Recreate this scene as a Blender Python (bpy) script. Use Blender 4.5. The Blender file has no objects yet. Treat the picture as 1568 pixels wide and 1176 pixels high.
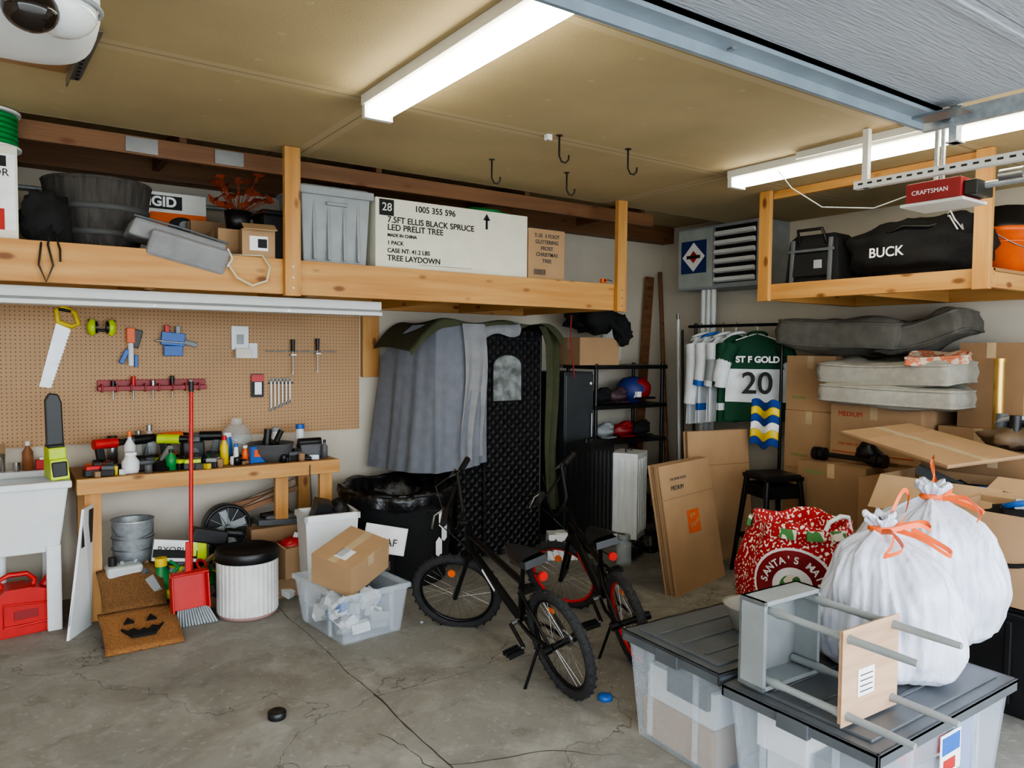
import bpy, math, random
from mathutils import Vector, Matrix, Euler, noise as mn
random.seed(7)
S=bpy.context.scene
COL=S.collection
D=math.radians
# ------------------------------------------------------------ materials
def lin(c):
    return tuple(((v/12.92) if v<=0.04045 else ((v+0.055)/1.055)**2.4) for v in c)
def M(name,col,rough=.55,metal=0,var=.08,scale=9,bump=0,bscale=80,alpha=1,emit=0,stretch=(1,1,1),col2=None,detail=3,trans=0,lo=.35,hi=.65,bdist=.01):
    m=bpy.data.materials.new(name); m.use_nodes=True
    nt=m.node_tree; N=nt.nodes; L=nt.links; p=N['Principled BSDF']
    c=lin(col)
    tc=N.new('ShaderNodeTexCoord'); mp=N.new('ShaderNodeMapping'); mp.inputs['Scale'].default_value=stretch
    L.new(tc.outputs['Object'],mp.inputs['Vector'])
    nz=N.new('ShaderNodeTexNoise'); nz.inputs['Scale'].default_value=scale; nz.inputs['Detail'].default_value=detail
    L.new(mp.outputs[0],nz.inputs['Vector'])
    cr=N.new('ShaderNodeValToRGB'); cr.color_ramp.elements[0].position=lo; cr.color_ramp.elements[1].position=hi
    a=tuple(max(0,v*(1-var)) for v in c); b=tuple(min(1,v*(1+var)) for v in c) if col2 is None else lin(col2)
    cr.color_ramp.elements[0].color=(*a,1); cr.color_ramp.elements[1].color=(*b,1)
    L.new(nz.outputs['Fac'],cr.inputs['Fac']); L.new(cr.outputs[0],p.inputs['Base Color'])
    p.inputs['Roughness'].default_value=rough; p.inputs['Metallic'].default_value=metal
    p.inputs['Alpha'].default_value=alpha
    if trans: p.inputs['Transmission Weight'].default_value=trans
    if emit:
        L.new(cr.outputs[0],p.inputs['Emission Color']); p.inputs['Emission Strength'].default_value=emit
    if bump:
        n2=N.new('ShaderNodeTexNoise'); n2.inputs['Scale'].default_value=bscale; n2.inputs['Detail'].default_value=4
        L.new(mp.outputs[0],n2.inputs['Vector'])
        bp=N.new('ShaderNodeBump'); bp.inputs['Strength'].default_value=bump; bp.inputs['Distance'].default_value=bdist
        L.new(n2.outputs['Fac'],bp.inputs['Height']); L.new(bp.outputs[0],p.inputs['Normal'])
    return m
def nd(nt,t,**k):
    n=nt.nodes.new(t)
    for a,v in k.items(): setattr(n,a,v)
    return n
def math_n(nt,op,a,b=None):
    n=nd(nt,'ShaderNodeMath',operation=op)
    for i,v in enumerate((a,b)):
        if v is None: continue
        if isinstance(v,(int,float)): n.inputs[i].default_value=v
        else: nt.links.new(v,n.inputs[i])
    return n.outputs[0]
def mixc(nt,fac,a,b):
    n=nd(nt,'ShaderNodeMix',data_type='RGBA')
    nt.links.new(fac,n.inputs[0])
    for i,v in ((6,a),(7,b)):
        if isinstance(v,tuple): n.inputs[i].default_value=(*v,1)
        else: nt.links.new(v,n.inputs[i])
    return n.outputs[2]
def wood(name,axis,c1=(.81,.62,.37),c2=(.71,.49,.25)):
    st=[14,14,14]; st['xyz'.index(axis)]=.8
    m=M(name,c1,rough=.6,var=.05,scale=1.6,stretch=tuple(st),col2=c2,bump=.15,bscale=6,detail=6,lo=.3,hi=.7)
    nt=m.node_tree; p=nt.nodes['Principled BSDF']; src=p.inputs['Base Color'].links[0].from_socket
    tc=nd(nt,'ShaderNodeTexCoord'); mp=nd(nt,'ShaderNodeMapping')
    s=[9,9,9]; s['xyz'.index(axis)]=4.0; mp.inputs['Scale'].default_value=s
    nt.links.new(tc.outputs['Object'],mp.inputs[0])
    v=nd(nt,'ShaderNodeTexVoronoi'); v.inputs['Scale'].default_value=1.0; nt.links.new(mp.outputs[0],v.inputs['Vector'])
    r=nd(nt,'ShaderNodeValToRGB'); r.color_ramp.elements[0].position=.10; r.color_ramp.elements[0].color=(1,1,1,1); r.color_ramp.elements[1].position=.20; r.color_ramp.elements[1].color=(0,0,0,1)
    nt.links.new(v.outputs['Distance'],r.inputs[0]); k=math_n(nt,'MULTIPLY',r.outputs[0],.85)
    nt.links.new(mixc(nt,k,src,lin((.40,.21,.09))),p.inputs['Base Color'])
    return m
WX=wood('pine_x','x'); WY=wood('pine_y','y'); WZ=wood('pine_z','z')
WR=wood('raw_pine','x',(.54,.38,.25),(.43,.29,.19))
SCR=M('scrap_wood',(.55,.46,.36),var=.15,scale=6)
PLY=M('plywood',(.62,.46,.30),var=.12,scale=4,stretch=(1,8,1))
PLYP=M('plywood_panel',(.76,.62,.50),var=.1,scale=4,stretch=(1,1,9),bump=.1)
DRY=M('drywall_paint',(.80,.765,.70),rough=.85,var=.06,scale=2,bump=.15,bscale=120)
CARD=M('cardboard',(.67,.54,.40),rough=.8,var=.05,scale=5,bump=.05)
CARD2=M('cardboard_dark',(.58,.46,.34),rough=.8,var=.06,scale=5)
CARDI=M('cardboard_inner',(.71,.59,.45),rough=.85,var=.05,scale=7)
TAPE=M('packing_tape',(.75,.66,.52),rough=.25)
GTAPE=M('green_print',(.40,.60,.28),rough=.6)
WBOX=M('white_carton',(.87,.86,.79),rough=.7,var=.03)
BLK=M('black_plastic',(.085,.085,.09),rough=.4,var=.2)
BLKM=M('black_metal',(.07,.07,.075),rough=.32,metal=.3)
BLKF=M('black_fabric',(.08,.08,.085),rough=.85,var=.25,bump=.4,bscale=150)
BLKB=M('black_bag_film',(.06,.06,.065),rough=.28,bump=.6,bscale=25)
RUB=M('tire_rubber',(.16,.16,.165),rough=.8,bump=.8,bscale=120)
GRYP=M('grey_plastic',(.58,.60,.61),rough=.45)
DGRY=M('dark_grey_lid',(.34,.355,.37),rough=.4)
WHP=M('white_plastic',(.88,.89,.89),rough=.4,var=.03)
WHG=M('white_metal',(.86,.86,.84),rough=.4,var=.03)
CLR=M('clear_plastic',(.86,.90,.94),rough=.2,alpha=.20,var=.03)
GLS=M('clear_glass',(.85,.88,.88),rough=.08,alpha=.3)
STL=M('steel',(.62,.63,.64),rough=.35,metal=.9)
GALV=M('galvanized',(.70,.73,.75),rough=.45,metal=.6,var=.15,scale=30)
CHR=M('chrome',(.8,.8,.8),rough=.15,metal=1)
REDP=M('red_plastic',(.74,.10,.09),rough=.4)
DRED=M('dark_red',(.55,.10,.12),rough=.45)
REDR=M('red_rim',(.78,.10,.07),rough=.35)
ORG=M('orange_plastic',(.92,.40,.14),rough=.45)
ORGF=M('orange_film',(.95,.42,.18),rough=.4)
LIME=M('lime_plastic',(.76,.86,.10),rough=.4)
YEL=M('yellow_plastic',(.90,.78,.12),rough=.4)
GRN=M('green_plastic',(.10,.52,.26),rough=.45)
DGRN=M('jersey_green',(.05,.26,.17),rough=.85)
BLU=M('blue_plastic',(.14,.38,.70),rough=.4)
JWH=M('jersey_white',(.86,.87,.88),rough=.85)
WFILM=M('white_bag_film',(.85,.87,.93),rough=.33,var=.05,scale=5,bump=1,bscale=7,stretch=(1,1,.45),bdist=.045)
GCL=M('grey_cloth',(.44,.45,.48),rough=.9,var=.08,scale=14,bump=.2)
GCL2=M('grey_canvas',(.54,.54,.55),rough=.9,var=.1,bump=.3)
OLV=M('olive_cloth',(.26,.27,.18),rough=.95,var=.1,bump=.3)
CUSH=M('taupe_cushion',(.38,.37,.34),rough=.95,var=.15,scale=12,bump=.3)
CUSH2=M('grey_cushion',(.62,.61,.57),rough=.95,var=.08,scale=20,bump=.3)
COIR=M('coir',(.64,.44,.25),rough=1,var=.3,scale=120,bump=1,bscale=200)
BLKT=M('print_black',(.06,.06,.06),rough=.7)
GRYT=M('print_grey',(.3,.3,.3),rough=.7)
WTXT=M('print_white',(.95,.95,.95),rough=.7)
RTXT=M('print_red',(.70,.15,.12),rough=.7)
OTXT=M('print_orange',(.85,.38,.12),rough=.7)
GTX=M('sidetable_grey',(.56,.58,.58),rough=.45)
BRASS=M('brass',(.80,.66,.38),rough=.3,metal=.9)
LEAF=M('dry_leaf',(.55,.22,.10),rough=.8)
NEUT=M('bench_grey',(.35,.35,.36),rough=.5)
TUBE=M('fluorescent_tube',(1,.975,.89),emit=18,var=.01)
TUBE2=M('fluorescent_tube_far',(1,.975,.89),emit=14,var=.01)
FABR=M('holiday_fabric',(.66,.09,.11),rough=.8,var=0,scale=70,col2=(.93,.88,.82),lo=.61,hi=.62,detail=0)
FABG=M('holiday_trim',(.30,.52,.28),rough=.8,var=0,scale=22,col2=(.92,.88,.82),lo=.50,hi=.51,detail=0)
BARREL=M('barrel_stave',(.25,.235,.22),rough=.8,var=.35,scale=6,stretch=(6,6,.6),bump=.4,bscale=30)
def concrete():
    m=M('concrete',(.54,.53,.505),rough=.78,var=.14,scale=1.4,detail=8,bump=.2,bscale=40,lo=.3,hi=.72)
    nt=m.node_tree; p=nt.nodes['Principled BSDF']; src=p.inputs['Base Color'].links[0].from_socket
    p.inputs['Specular IOR Level'].default_value=.35
    tc=nd(nt,'ShaderNodeTexCoord')
    def layer(src,scale,loc,e0,e1,amt,col,det=9,rg=.65,dist=0):
        mp=nd(nt,'ShaderNodeMapping'); mp.inputs['Location'].default_value=loc; nt.links.new(tc.outputs['Object'],mp.inputs[0])
        a=nd(nt,'ShaderNodeTexNoise'); a.inputs['Scale'].default_value=scale; a.inputs['Detail'].default_value=det; a.inputs['Roughness'].default_value=rg; a.inputs['Distortion'].default_value=dist
        nt.links.new(mp.outputs[0],a.inputs['Vector'])
        r=nd(nt,'ShaderNodeValToRGB'); r.color_ramp.elements[0].position=e0; r.color_ramp.elements[1].position=e1
        nt.links.new(a.outputs['Fac'],r.inputs[0])
        return mixc(nt,math_n(nt,'MULTIPLY',r.outputs[0],amt),src,lin(col))
    c=layer(src,3.2,(0,0,0),.50,.66,.45,(.68,.67,.645),dist=.8)
    c=layer(c,1.7,(7,3,1),.47,.68,.55,(.41,.385,.35),dist=.9)
    c=layer(c,7,(2,9,1),.56,.66,.35,(.37,.35,.32),dist=.4)
    c=layer(c,30,(1,1,5),.58,.68,.30,(.72,.71,.69),det=4)
    nt.links.new(c,p.inputs['Base Color'])
    v=nd(nt,'ShaderNodeTexVoronoi'); v.feature='DISTANCE_TO_EDGE'; v.inputs['Scale'].default_value=.45
    nz=nd(nt,'ShaderNodeTexNoise'); nz.inputs['Scale'].default_value=2.2; nz.inputs['Detail'].default_value=6; nt.links.new(tc.outputs['Object'],nz.inputs['Vector'])
    vm=nd(nt,'ShaderNodeVectorMath',operation='MULTIPLY_ADD'); nt.links.new(nz.outputs['Color'],vm.inputs[0]); vm.inputs[1].default_value=(.9,.9,.9); nt.links.new(tc.outputs['Object'],vm.inputs[2])
    nt.links.new(vm.outputs[0],v.inputs['Vector'])
    k=math_n(nt,'MULTIPLY',math_n(nt,'LESS_THAN',v.outputs['Distance'],.0016),.55)
    nt.links.new(mixc(nt,k,c,lin((.25,.23,.21))),p.inputs['Base Color'])
    return m
CONC=concrete()
def ceilmat():
    m=M('ceiling_drywall',(.71,.635,.48),rough=.85,var=.07,scale=1.5,bump=.15,bscale=90)
    nt=m.node_tree; p=nt.nodes['Principled BSDF']; src=p.inputs['Base Color'].links[0].from_socket
    tc=nd(nt,'ShaderNodeTexCoord'); sp=nd(nt,'ShaderNodeSeparateXYZ'); nt.links.new(tc.outputs['Object'],sp.inputs[0])
    def line(sock,per,off,w):
        x=math_n(nt,'ADD',sock,off); x=math_n(nt,'DIVIDE',x,per); x=math_n(nt,'FRACT',x); x=math_n(nt,'SUBTRACT',x,.5); x=math_n(nt,'ABSOLUTE',x)
        return math_n(nt,'LESS_THAN',x,w/per/2)
    b=math_n(nt,'MAXIMUM',line(sp.outputs[1],1.22,.3,.10),line(sp.outputs[0],2.44,.9,.10))
    q=[]
    for o,per in ((0,.61),(1,.30)):
        x=math_n(nt,'DIVIDE',sp.outputs[o],per); x=math_n(nt,'FRACT',x); x=math_n(nt,'SUBTRACT',x,.5); x=math_n(nt,'MULTIPLY',x,per); q.append(math_n(nt,'MULTIPLY',x,x))
    spot=math_n(nt,'LESS_THAN',math_n(nt,'ADD',q[0],q[1]),.00025)
    b=math_n(nt,'MULTIPLY',math_n(nt,'MAXIMUM',b,math_n(nt,'MULTIPLY',spot,.7)),.5)
    c=mixc(nt,b,src,lin((.79,.72,.58)))
    s=math_n(nt,'MAXIMUM',line(sp.outputs[1],1.22,.3,.008),line(sp.outputs[0],2.44,.9,.008))
    s=math_n(nt,'MULTIPLY',s,.7)
    nt.links.new(mixc(nt,s,c,lin((.42,.36,.26))),p.inputs['Base Color'])
    return m
CEIL=ceilmat()
def pegmat():
    m=M('pegboard_hardboard',(.71,.56,.40),rough=.6,var=.06,scale=2)
    nt=m.node_tree; p=nt.nodes['Principled BSDF']; src=p.inputs['Base Color'].links[0].from_socket
    tc=nd(nt,'ShaderNodeTexCoord'); sp=nd(nt,'ShaderNodeSeparateXYZ'); nt.links.new(tc.outputs['Object'],sp.inputs[0])
    q=[]
    for o in (0,2):
        x=math_n(nt,'DIVIDE',sp.outputs[o],.0254); x=math_n(nt,'FRACT',x); x=math_n(nt,'SUBTRACT',x,.5); q.append(math_n(nt,'MULTIPLY',x,x))
    r=math_n(nt,'LESS_THAN',math_n(nt,'ADD',q[0],q[1]),.019)
    nt.links.new(mixc(nt,r,src,lin((.28,.20,.13))),p.inputs['Base Color'])
    return m
PEG=pegmat()
def quilt():
    m=M('black_quilt',(.10,.10,.11),rough=.5,var=.2)
    nt=m.node_tree; p=nt.nodes['Principled BSDF']
    tc=nd(nt,'ShaderNodeTexCoord'); sp=nd(nt,'ShaderNodeSeparateXYZ'); nt.links.new(tc.outputs['Object'],sp.inputs[0])
    h=math_n(nt,'ADD',sp.outputs[0],sp.outputs[1])
    a=math_n(nt,'SINE',math_n(nt,'MULTIPLY',math_n(nt,'ADD',h,sp.outputs[2]),42))
    b=math_n(nt,'SINE',math_n(nt,'MULTIPLY',math_n(nt,'SUBTRACT',h,sp.outputs[2]),42))
    a=math_n(nt,'ABSOLUTE',a); b=math_n(nt,'ABSOLUTE',b)
    hh=math_n(nt,'MINIMUM',a,b)
    bp=nd(nt,'ShaderNodeBump'); bp.inputs['Strength'].default_value=.9; bp.inputs['Distance'].default_value=.02
    nt.links.new(hh,bp.inputs['Height']); nt.links.new(bp.outputs[0],p.inputs['Normal'])
    return m
QLT=quilt()
DOORP=M('garage_door_panel',(.68,.70,.73),rough=.5,var=.06,scale=3,bump=.5,bscale=30,stretch=(.4,3,1))
STRUT=M('strut_bluegrey',(.55,.60,.64),rough=.4,metal=.2)
GRASS=M('driveway_concrete',(.72,.72,.70),rough=.9)

# ------------------------------------------------------------ mesh builder
class B:
    def __init__(s): s.v=[]; s.f=[]; s.fm=[]; s.sm=[]; s.mats=[]; s.T=Matrix.Identity(4)
    def mi(s,m):
        if m not in s.mats: s.mats.append(m)
        return s.mats.index(m)
    def add(s,vs,fs,m,smooth=False):
        o=len(s.v); i=s.mi(m)
        for v in vs: s.v.append(tuple(s.T@Vector(v)))
        for f in fs: s.f.append(tuple(o+k for k in f)); s.fm.append(i); s.sm.append(smooth)
        return s
    def box(s,c,d,m,rot=(0,0,0),tp=1,tpy=None):
        if tpy is None: tpy=tp
        R=Euler([D(a) for a in rot]).to_matrix(); vs=[]
        for z in(-1,1):
            k=tp if z>0 else 1; ky=tpy if z>0 else 1
            for x,y in((-1,-1),(1,-1),(1,1),(-1,1)):
                vs.append(Vector(c)+R@Vector((x*d[0]/2*k,y*d[1]/2*ky,z*d[2]/2)))
        return s.add(vs,[(3,2,1,0),(4,5,6,7),(0,1,5,4),(1,2,6,5),(2,3,7,6),(3,0,4,7)],m)
    def bx(s,x0,x1,y0,y1,z0,z1,m): return s.box(((x0+x1)/2,(y0+y1)/2,(z0+z1)/2),(x1-x0,y1-y0,z1-z0),m)
    def cyl(s,p0,p1,r0,m,r1=None,seg=16,cap=True):
        if r1 is None: r1=r0
        p0=Vector(p0);p1=Vector(p1); ax=(p1-p0).normalized(); q=Vector((0,0,1)).rotation_difference(ax); vs=[]
        for p,r in((p0,r0),(p1,r1)):
            for i in range(seg):
                a=2*math.pi*i/seg; vs.append(p+q@Vector((r*math.cos(a),r*math.sin(a),0)))
        s.add(vs,[(i,(i+1)%seg,seg+(i+1)%seg,seg+i) for i in range(seg)],m,True)
        if cap: s.add(vs,[tuple(reversed(range(seg))),tuple(range(seg,2*seg))],m)
        return s
    def tube(s,pts,r,m,seg=8,closed=False):
        P=[Vector(p) for p in pts]; n=len(P); vs=[]; up=None
        for i in range(n):
            a=P[(i-1)%n] if (closed or i>0) else P[i]; b=P[(i+1)%n] if (closed or i<n-1) else P[i]
            t=(b-a).normalized()
            if up is None: up=t.orthogonal().normalized()
            up=(up-t*up.dot(t))
            up=up.normalized() if up.length>1e-5 else t.orthogonal().normalized()
            w=t.cross(up); rr=r[i] if isinstance(r,(list,tuple)) else r
            for k in range(seg):
                q=2*math.pi*k/seg; vs.append(P[i]+(up*math.cos(q)+w*math.sin(q))*rr)
        fs=[]
        for i in range(n if closed else n-1):
            for k in range(seg):
                j=(i+1)%n; fs.append((i*seg+k,i*seg+(k+1)%seg,j*seg+(k+1)%seg,j*seg+k))
        s.add(vs,fs,m,True)
        if not closed: s.add(vs,[tuple(reversed(range(seg))),tuple(range((n-1)*seg,n*seg))],m)
        return s
    def ribbon(s,pts,w,m):
        P=[Vector(p) for p in pts]; Q=[]
        n=len(P)
        for i in range(n-1):
            p0=P[max(i-1,0)];p1=P[i];p2=P[i+1];p3=P[min(i+2,n-1)]
            for k in range(6):
                t=k/6; Q.append(.5*((2*p1)+(p2-p0)*t+(2*p0-5*p1+4*p2-p3)*t*t+(3*p1-p0-3*p2+p3)*t**3))
        Q.append(P[-1]); vs=[]
        for i,q in enumerate(Q):
            a=i*.25; vs+= [q+Vector((math.cos(a)*.3,math.sin(a)*.3,.9)).normalized()*w/2,q-Vector((math.cos(a)*.3,math.sin(a)*.3,.9)).normalized()*w/2+Vector((.002,.002,0))]
        return s.add(vs,[(2*i,2*i+1,2*i+3,2*i+2) for i in range(len(Q)-1)],m,True)
    def lathe(s,prof,m,c=(0,0,0),seg=28,disp=None,smooth=True,sx=1,sy=1):
        vs=[]; n=len(prof)
        for j,(r,z) in enumerate(prof):
            for i in range(seg):
                a=2*math.pi*i/seg; rr=r; zz=z
                if disp: rr,zz=disp(a,j/(n-1),r,z)
                vs.append((c[0]+rr*math.cos(a)*sx,c[1]+rr*math.sin(a)*sy,c[2]+zz))
        fs=[(j*seg+i,j*seg+(i+1)%seg,(j+1)*seg+(i+1)%seg,(j+1)*seg+i) for j in range(n-1) for i in range(seg)]
        return s.add(vs,fs,m,smooth)
    def ell(s,c,r,m,seg=16,rings=10,nz=0,nf=6,rot=(0,0,0),pw=1):
        R=Euler([D(a) for a in rot]).to_matrix(); vs=[]
        def pp(v): return math.copysign(abs(v)**pw,v)
        for j in range(rings+1):
            t=math.pi*j/rings
            for i in range(seg):
                a=2*math.pi*i/seg
                v=Vector((pp(math.cos(a))*pp(math.sin(t)),pp(math.sin(a))*pp(math.sin(t)),-pp(math.cos(t))))
                k=1+nz*mn.noise(v*nf*.5+Vector(c)*3)
                vs.append(Vector(c)+R@Vector((v.x*r[0]*k,v.y*r[1]*k,v.z*r[2]*k)))
        fs=[(j*seg+i,j*seg+(i+1)%seg,(j+1)*seg+(i+1)%seg,(j+1)*seg+i) for j in range(rings) for i in range(seg)]
        return s.add(vs,fs,m,True)
    def prism(s,pts,ext,m):
        n=len(pts); e=Vector(ext); vs=[Vector(p) for p in pts]+[Vector(p)+e for p in pts]
        return s.add(vs,[tuple(range(n)),tuple(reversed(range(n,2*n)))]+[(i,n+i,n+(i+1)%n,(i+1)%n) for i in range(n)],m)
    def grid(s,fn,nu,nv,m,smooth=True):
        vs=[fn(i/nu,j/nv) for j in range(nv+1) for i in range(nu+1)]
        return s.add(vs,[(j*(nu+1)+i,j*(nu+1)+i+1,(j+1)*(nu+1)+i+1,(j+1)*(nu+1)+i) for j in range(nv) for i in range(nu)],m,smooth)
    def torus(s,c,R,r,m,axis=(1,0,0),seg=40,rs=8,a0=0,a1=360):
        q=Vector((0,0,1)).rotation_difference(Vector(axis).normalized()); full=abs(a1-a0)>=360
        n=seg if full else seg+1
        pts=[Vector(c)+q@Vector((R*math.cos(D(a0+(a1-a0)*i/seg)),R*math.sin(D(a0+(a1-a0)*i/seg)),0)) for i in range(n)]
        return s.tube(pts,r,m,rs,full)
    def done(s,name,loc=None,rz=0,bevel=0,rot=None,solid=0,sub=0):
        if loc is None:
            xs=[v[0] for v in s.v]; ys=[v[1] for v in s.v]; zs=[v[2] for v in s.v]
            o=Vector(((min(xs)+max(xs))/2,(min(ys)+max(ys))/2,min(zs)))
            vs=[tuple(Vector(v)-o) for v in s.v]; loc=o
        else: vs=s.v
        me=bpy.data.meshes.new(name); me.from_pydata(vs,[],s.f)
        for m in s.mats: me.materials.append(m)
        me.polygons.foreach_set('material_index',s.fm); me.polygons.foreach_set('use_smooth',s.sm); me.update()
        ob=bpy.data.objects.new(name,me); COL.objects.link(ob); ob.location=loc
        ob.rotation_euler=rot if rot else (0,0,D(rz))
        if solid:
            k=ob.modifiers.new('solid','SOLIDIFY'); k.thickness=solid
        if bevel:
            k=ob.modifiers.new('bev','BEVEL'); k.width=bevel; k.segments=2; k.limit_method='ANGLE'; k.angle_limit=D(50)
        if sub:
            k=ob.modifiers.new('sub','SUBSURF'); k.levels=sub; k.render_levels=sub
        return ob
def par(q,o): q.parent=o; q.matrix_parent_inverse=o.matrix_basis.inverted()
def text(par_,body,size,loc,rot,mat,al='LEFT',name='printed_text',sx=1,bold=0):
    cu=bpy.data.curves.new(name,'FONT'); cu.body=body; cu.size=size; cu.extrude=.0006; cu.align_x=al; cu.align_y='CENTER'; cu.offset=bold
    cu.materials.append(mat)
    ob=bpy.data.objects.new(par_.name+'_'+name,cu); COL.objects.link(ob)
    par(ob,par_)
    ob.location=loc; ob.rotation_euler=[D(a) for a in rot]; ob.scale=(sx,1,1)
    return ob
FY=(90,0,0); FX=(90,0,-90)
H=2.79; YW=5.6; XW=5.8; XL=-3.4; YF=-1.0
# ------------------------------------------------------------ shell
B().bx(XL-.2,XW+.2,YF-.1,YW+.2,-.12,0,CONC).done('floor')
B().bx(-14,18,-25,YF-.12,-.14,-.02,GRASS).done('ground')
B().bx(XL,XW+.12,YW,YW+.12,0,3.1,DRY).done('wall_back')
B().bx(XW,XW+.12,YF,YW,0,3.1,DRY).done('wall_right')
B().bx(XL-.12,XL,YF,YW+.12,0,3.1,DRY).done('wall_left')
b=B(); b.bx(5.3,XW+.12,YF-.12,YF,0,3.1,DRY); b.bx(XL-.12,-3.1,YF-.12,YF,0,3.1,DRY); b.bx(-3.1,5.3,YF-.12,YF,2.5,3.1,DRY); b.done('wall_front')
B().bx(XL,XW,YF,4.45,H,H+.05,CEIL).done('ceiling')
B().bx(XL,XW,4.45,YW,H+.12,H+.17,CEIL).bx(XL,XW,4.44,4.46,H+.05,H+.13,DRY).done('ceiling')
b=B(); b.bx(XL,4.6,4.56,4.60,2.69,H-.002,WR); b.bx(XL,XW,5.45,YW-.002,2.75,2.9,WR)
for x in (-.3,.9,2.1,3.3,4.5): b.bx(x,x+.04,4.6,5.45,2.80,2.9,WR)
for x in (.62,1.08): b.bx(x,x+.16,4.552,4.56,2.70,2.78,STL)
b.cyl((XL,5.55,2.62),(4.3,5.55,2.62),.014,GALV)
b.done('trim_1',loc=(0,0,0))
JNT=M('joint_dirt',(.25,.235,.215),rough=1)
b=B()
def jl(p,q,w,wig=.006):
    n=max(14,int((Vector(p)-Vector(q)).length*14)); pts=[]
    for i in range(n+1):
        t=i/n; x=p[0]+(q[0]-p[0])*t; y=p[1]+(q[1]-p[1])*t
        k=mn.noise(Vector((x*3,y*3,1)))*wig*2
        pts.append((x+random.uniform(-1,1)*wig*.6+k,y+random.uniform(-1,1)*wig*.6+k))
    d=Vector((q[0]-p[0],q[1]-p[1])).normalized(); nn=Vector((-d.y,d.x))*w/2
    vs=[]
    for x,y in pts:
        f=random.uniform(.5,1.5); vs+= [(x+nn.x*f,y+nn.y*f,.0012),(x-nn.x*f,y-nn.y*f,.0012)]
    b.add(vs,[(2*i,2*i+1,2*i+3,2*i+2) for i in range(n)],JNT)
jl((1.47,3.25),(1.48,-.9),.009); jl((1.47,5.0),(1.47,3.25),.004); jl((1.48,3.22),(5.5,3.20),.003,.006); jl((1.5,2.55),(2.1,2.2),.004,.02); jl((1.35,2.9),(1.46,2.4),.004,.02)
b.done('floor_joint')
B().bx(-1.2,2.40,YW-.022,YW-.001,1.01,2.12,PEG).done('pegboard')
B().bx(2.42,2.56,YW-.05,YW-.001,1.42,1.95,WZ).done('wood_brace',bevel=.003)
# ------------------------------------------------------------ left storage shelf
b=B()
b.bx(-2.2,4.02,4.30,4.34,1.955,2.155,WX)
b.bx(-2.2,4.02,5.555,5.598,1.955,2.135,WX)
for x in (-1.2,-.2,.7,1.6,2.5,3.3,3.98): b.bx(x,x+.04,4.34,5.555,1.96,2.135,WY)
b.bx(-2.2,4.02,4.345,5.6,2.136,2.155,PLY)
for x in (-1.1,1.385,3.93):
    b.bx(x,x+.092,4.258,4.298,1.945,H-.002,WZ)
    for z in (1.99,2.05,2.11): b.cyl((x+.046,4.2575,z),(x+.046,4.255,z),.006,STL,seg=8)
b.done('overhead_storage_shelf',bevel=.003)
b=B()
b.bx(4.59,4.63,1.93,3.46,2.02,2.13,WY); b.bx(5.75,5.798,1.93,3.46,2.02,2.13,WY)
for y in (1.93,2.7,3.42): b.bx(4.63,5.75,y,y+.04,2.02,2.11,WX)
b.bx(4.6,5.79,1.93,3.46,2.112,2.132,PLY)
b.bx(4.55,4.588,3.37,3.46,2.01,H-.002,WZ); b.bx(4.55,4.588,1.93,2.02,2.01,H-.002,WZ)
b.bx(4.59,4.63,2.02,3.37,H-.06,H-.003,WY)
b.done('wall_storage_shelf',bevel=.003)
# ------------------------------------------------------------ fluorescent fixtures
def fixture(x,y0,y1,tm):
    b=B(); b.bx(x-.075,x+.075,y0,y1,H-.045,H-.001,WHG)
    b.prism([(x-.075,y0,H-.045),(x-.03,y0,H-.06),(x+.03,y0,H-.06),(x+.075,y0,H-.045)],(0,y1-y0,0),WHG)
    for dx in (-.038,.038): b.cyl((x+dx,y0+.03,H-.078),(x+dx,y1-.03,H-.078),.018,tm,seg=12)
    for y in (y0,y1-.03): b.bx(x-.07,x+.07,y,y+.03,H-.105,H-.045,WHG)
    return b.done('ceiling_fluorescent_light',bevel=.002)
fixture(1.47,.76,3.22,TUBE); fixture(3.93,.72,3.18,TUBE2); fixture(-1.0,.76,3.22,TUBE)  # last fixture is an added lamp, unseen off to the left, for even fill
b=B(); b.bx(-1.0,2.12,4.56,4.70,1.90,1.953,WHG); b.prism([(-1,4.545,1.862),(-1,4.545,1.885),(-1,4.60,1.905),(-1,4.70,1.905),(-1,4.715,1.862)],(3.12,0,0),WHG)
b.cyl((-.9,4.60,1.875),(2.08,4.60,1.875),.014,WHP)
for x in (.0,.75,1.5): b.cyl((x,4.544,1.873),(x,4.546,1.873),.008,STL)
b.done('under_shelf_light_fixture',bevel=.002)
for (x,y) in ((2.51,3.19),(2.5,3.83),(2.99,3.17),(3.07,3.82)):
    b=B(); b.cyl((x,y,H-.001),(x,y,H-.06),.005,BLKM)
    b.tube([(x,y,H-.05),(x,y,H-.11),(x+.01,y-.01,H-.14),(x+.028,y-.02,H-.145),(x+.040,y-.03,H-.13),(x+.042,y-.03,H-.105)],.005,BLKM)
    b.cyl((x,y,H-.004),(x,y,H-.001),.018,BLKM); b.done('ceiling_hook')
b=B(); b.bx(2.44,2.47,3.20,3.23,H-.03,H-.001,WHP); b.cyl((2.455,3.215,H-.032),(2.455,3.215,H-.03),.006,BLK); b.done('ceiling_sensor')
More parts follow.
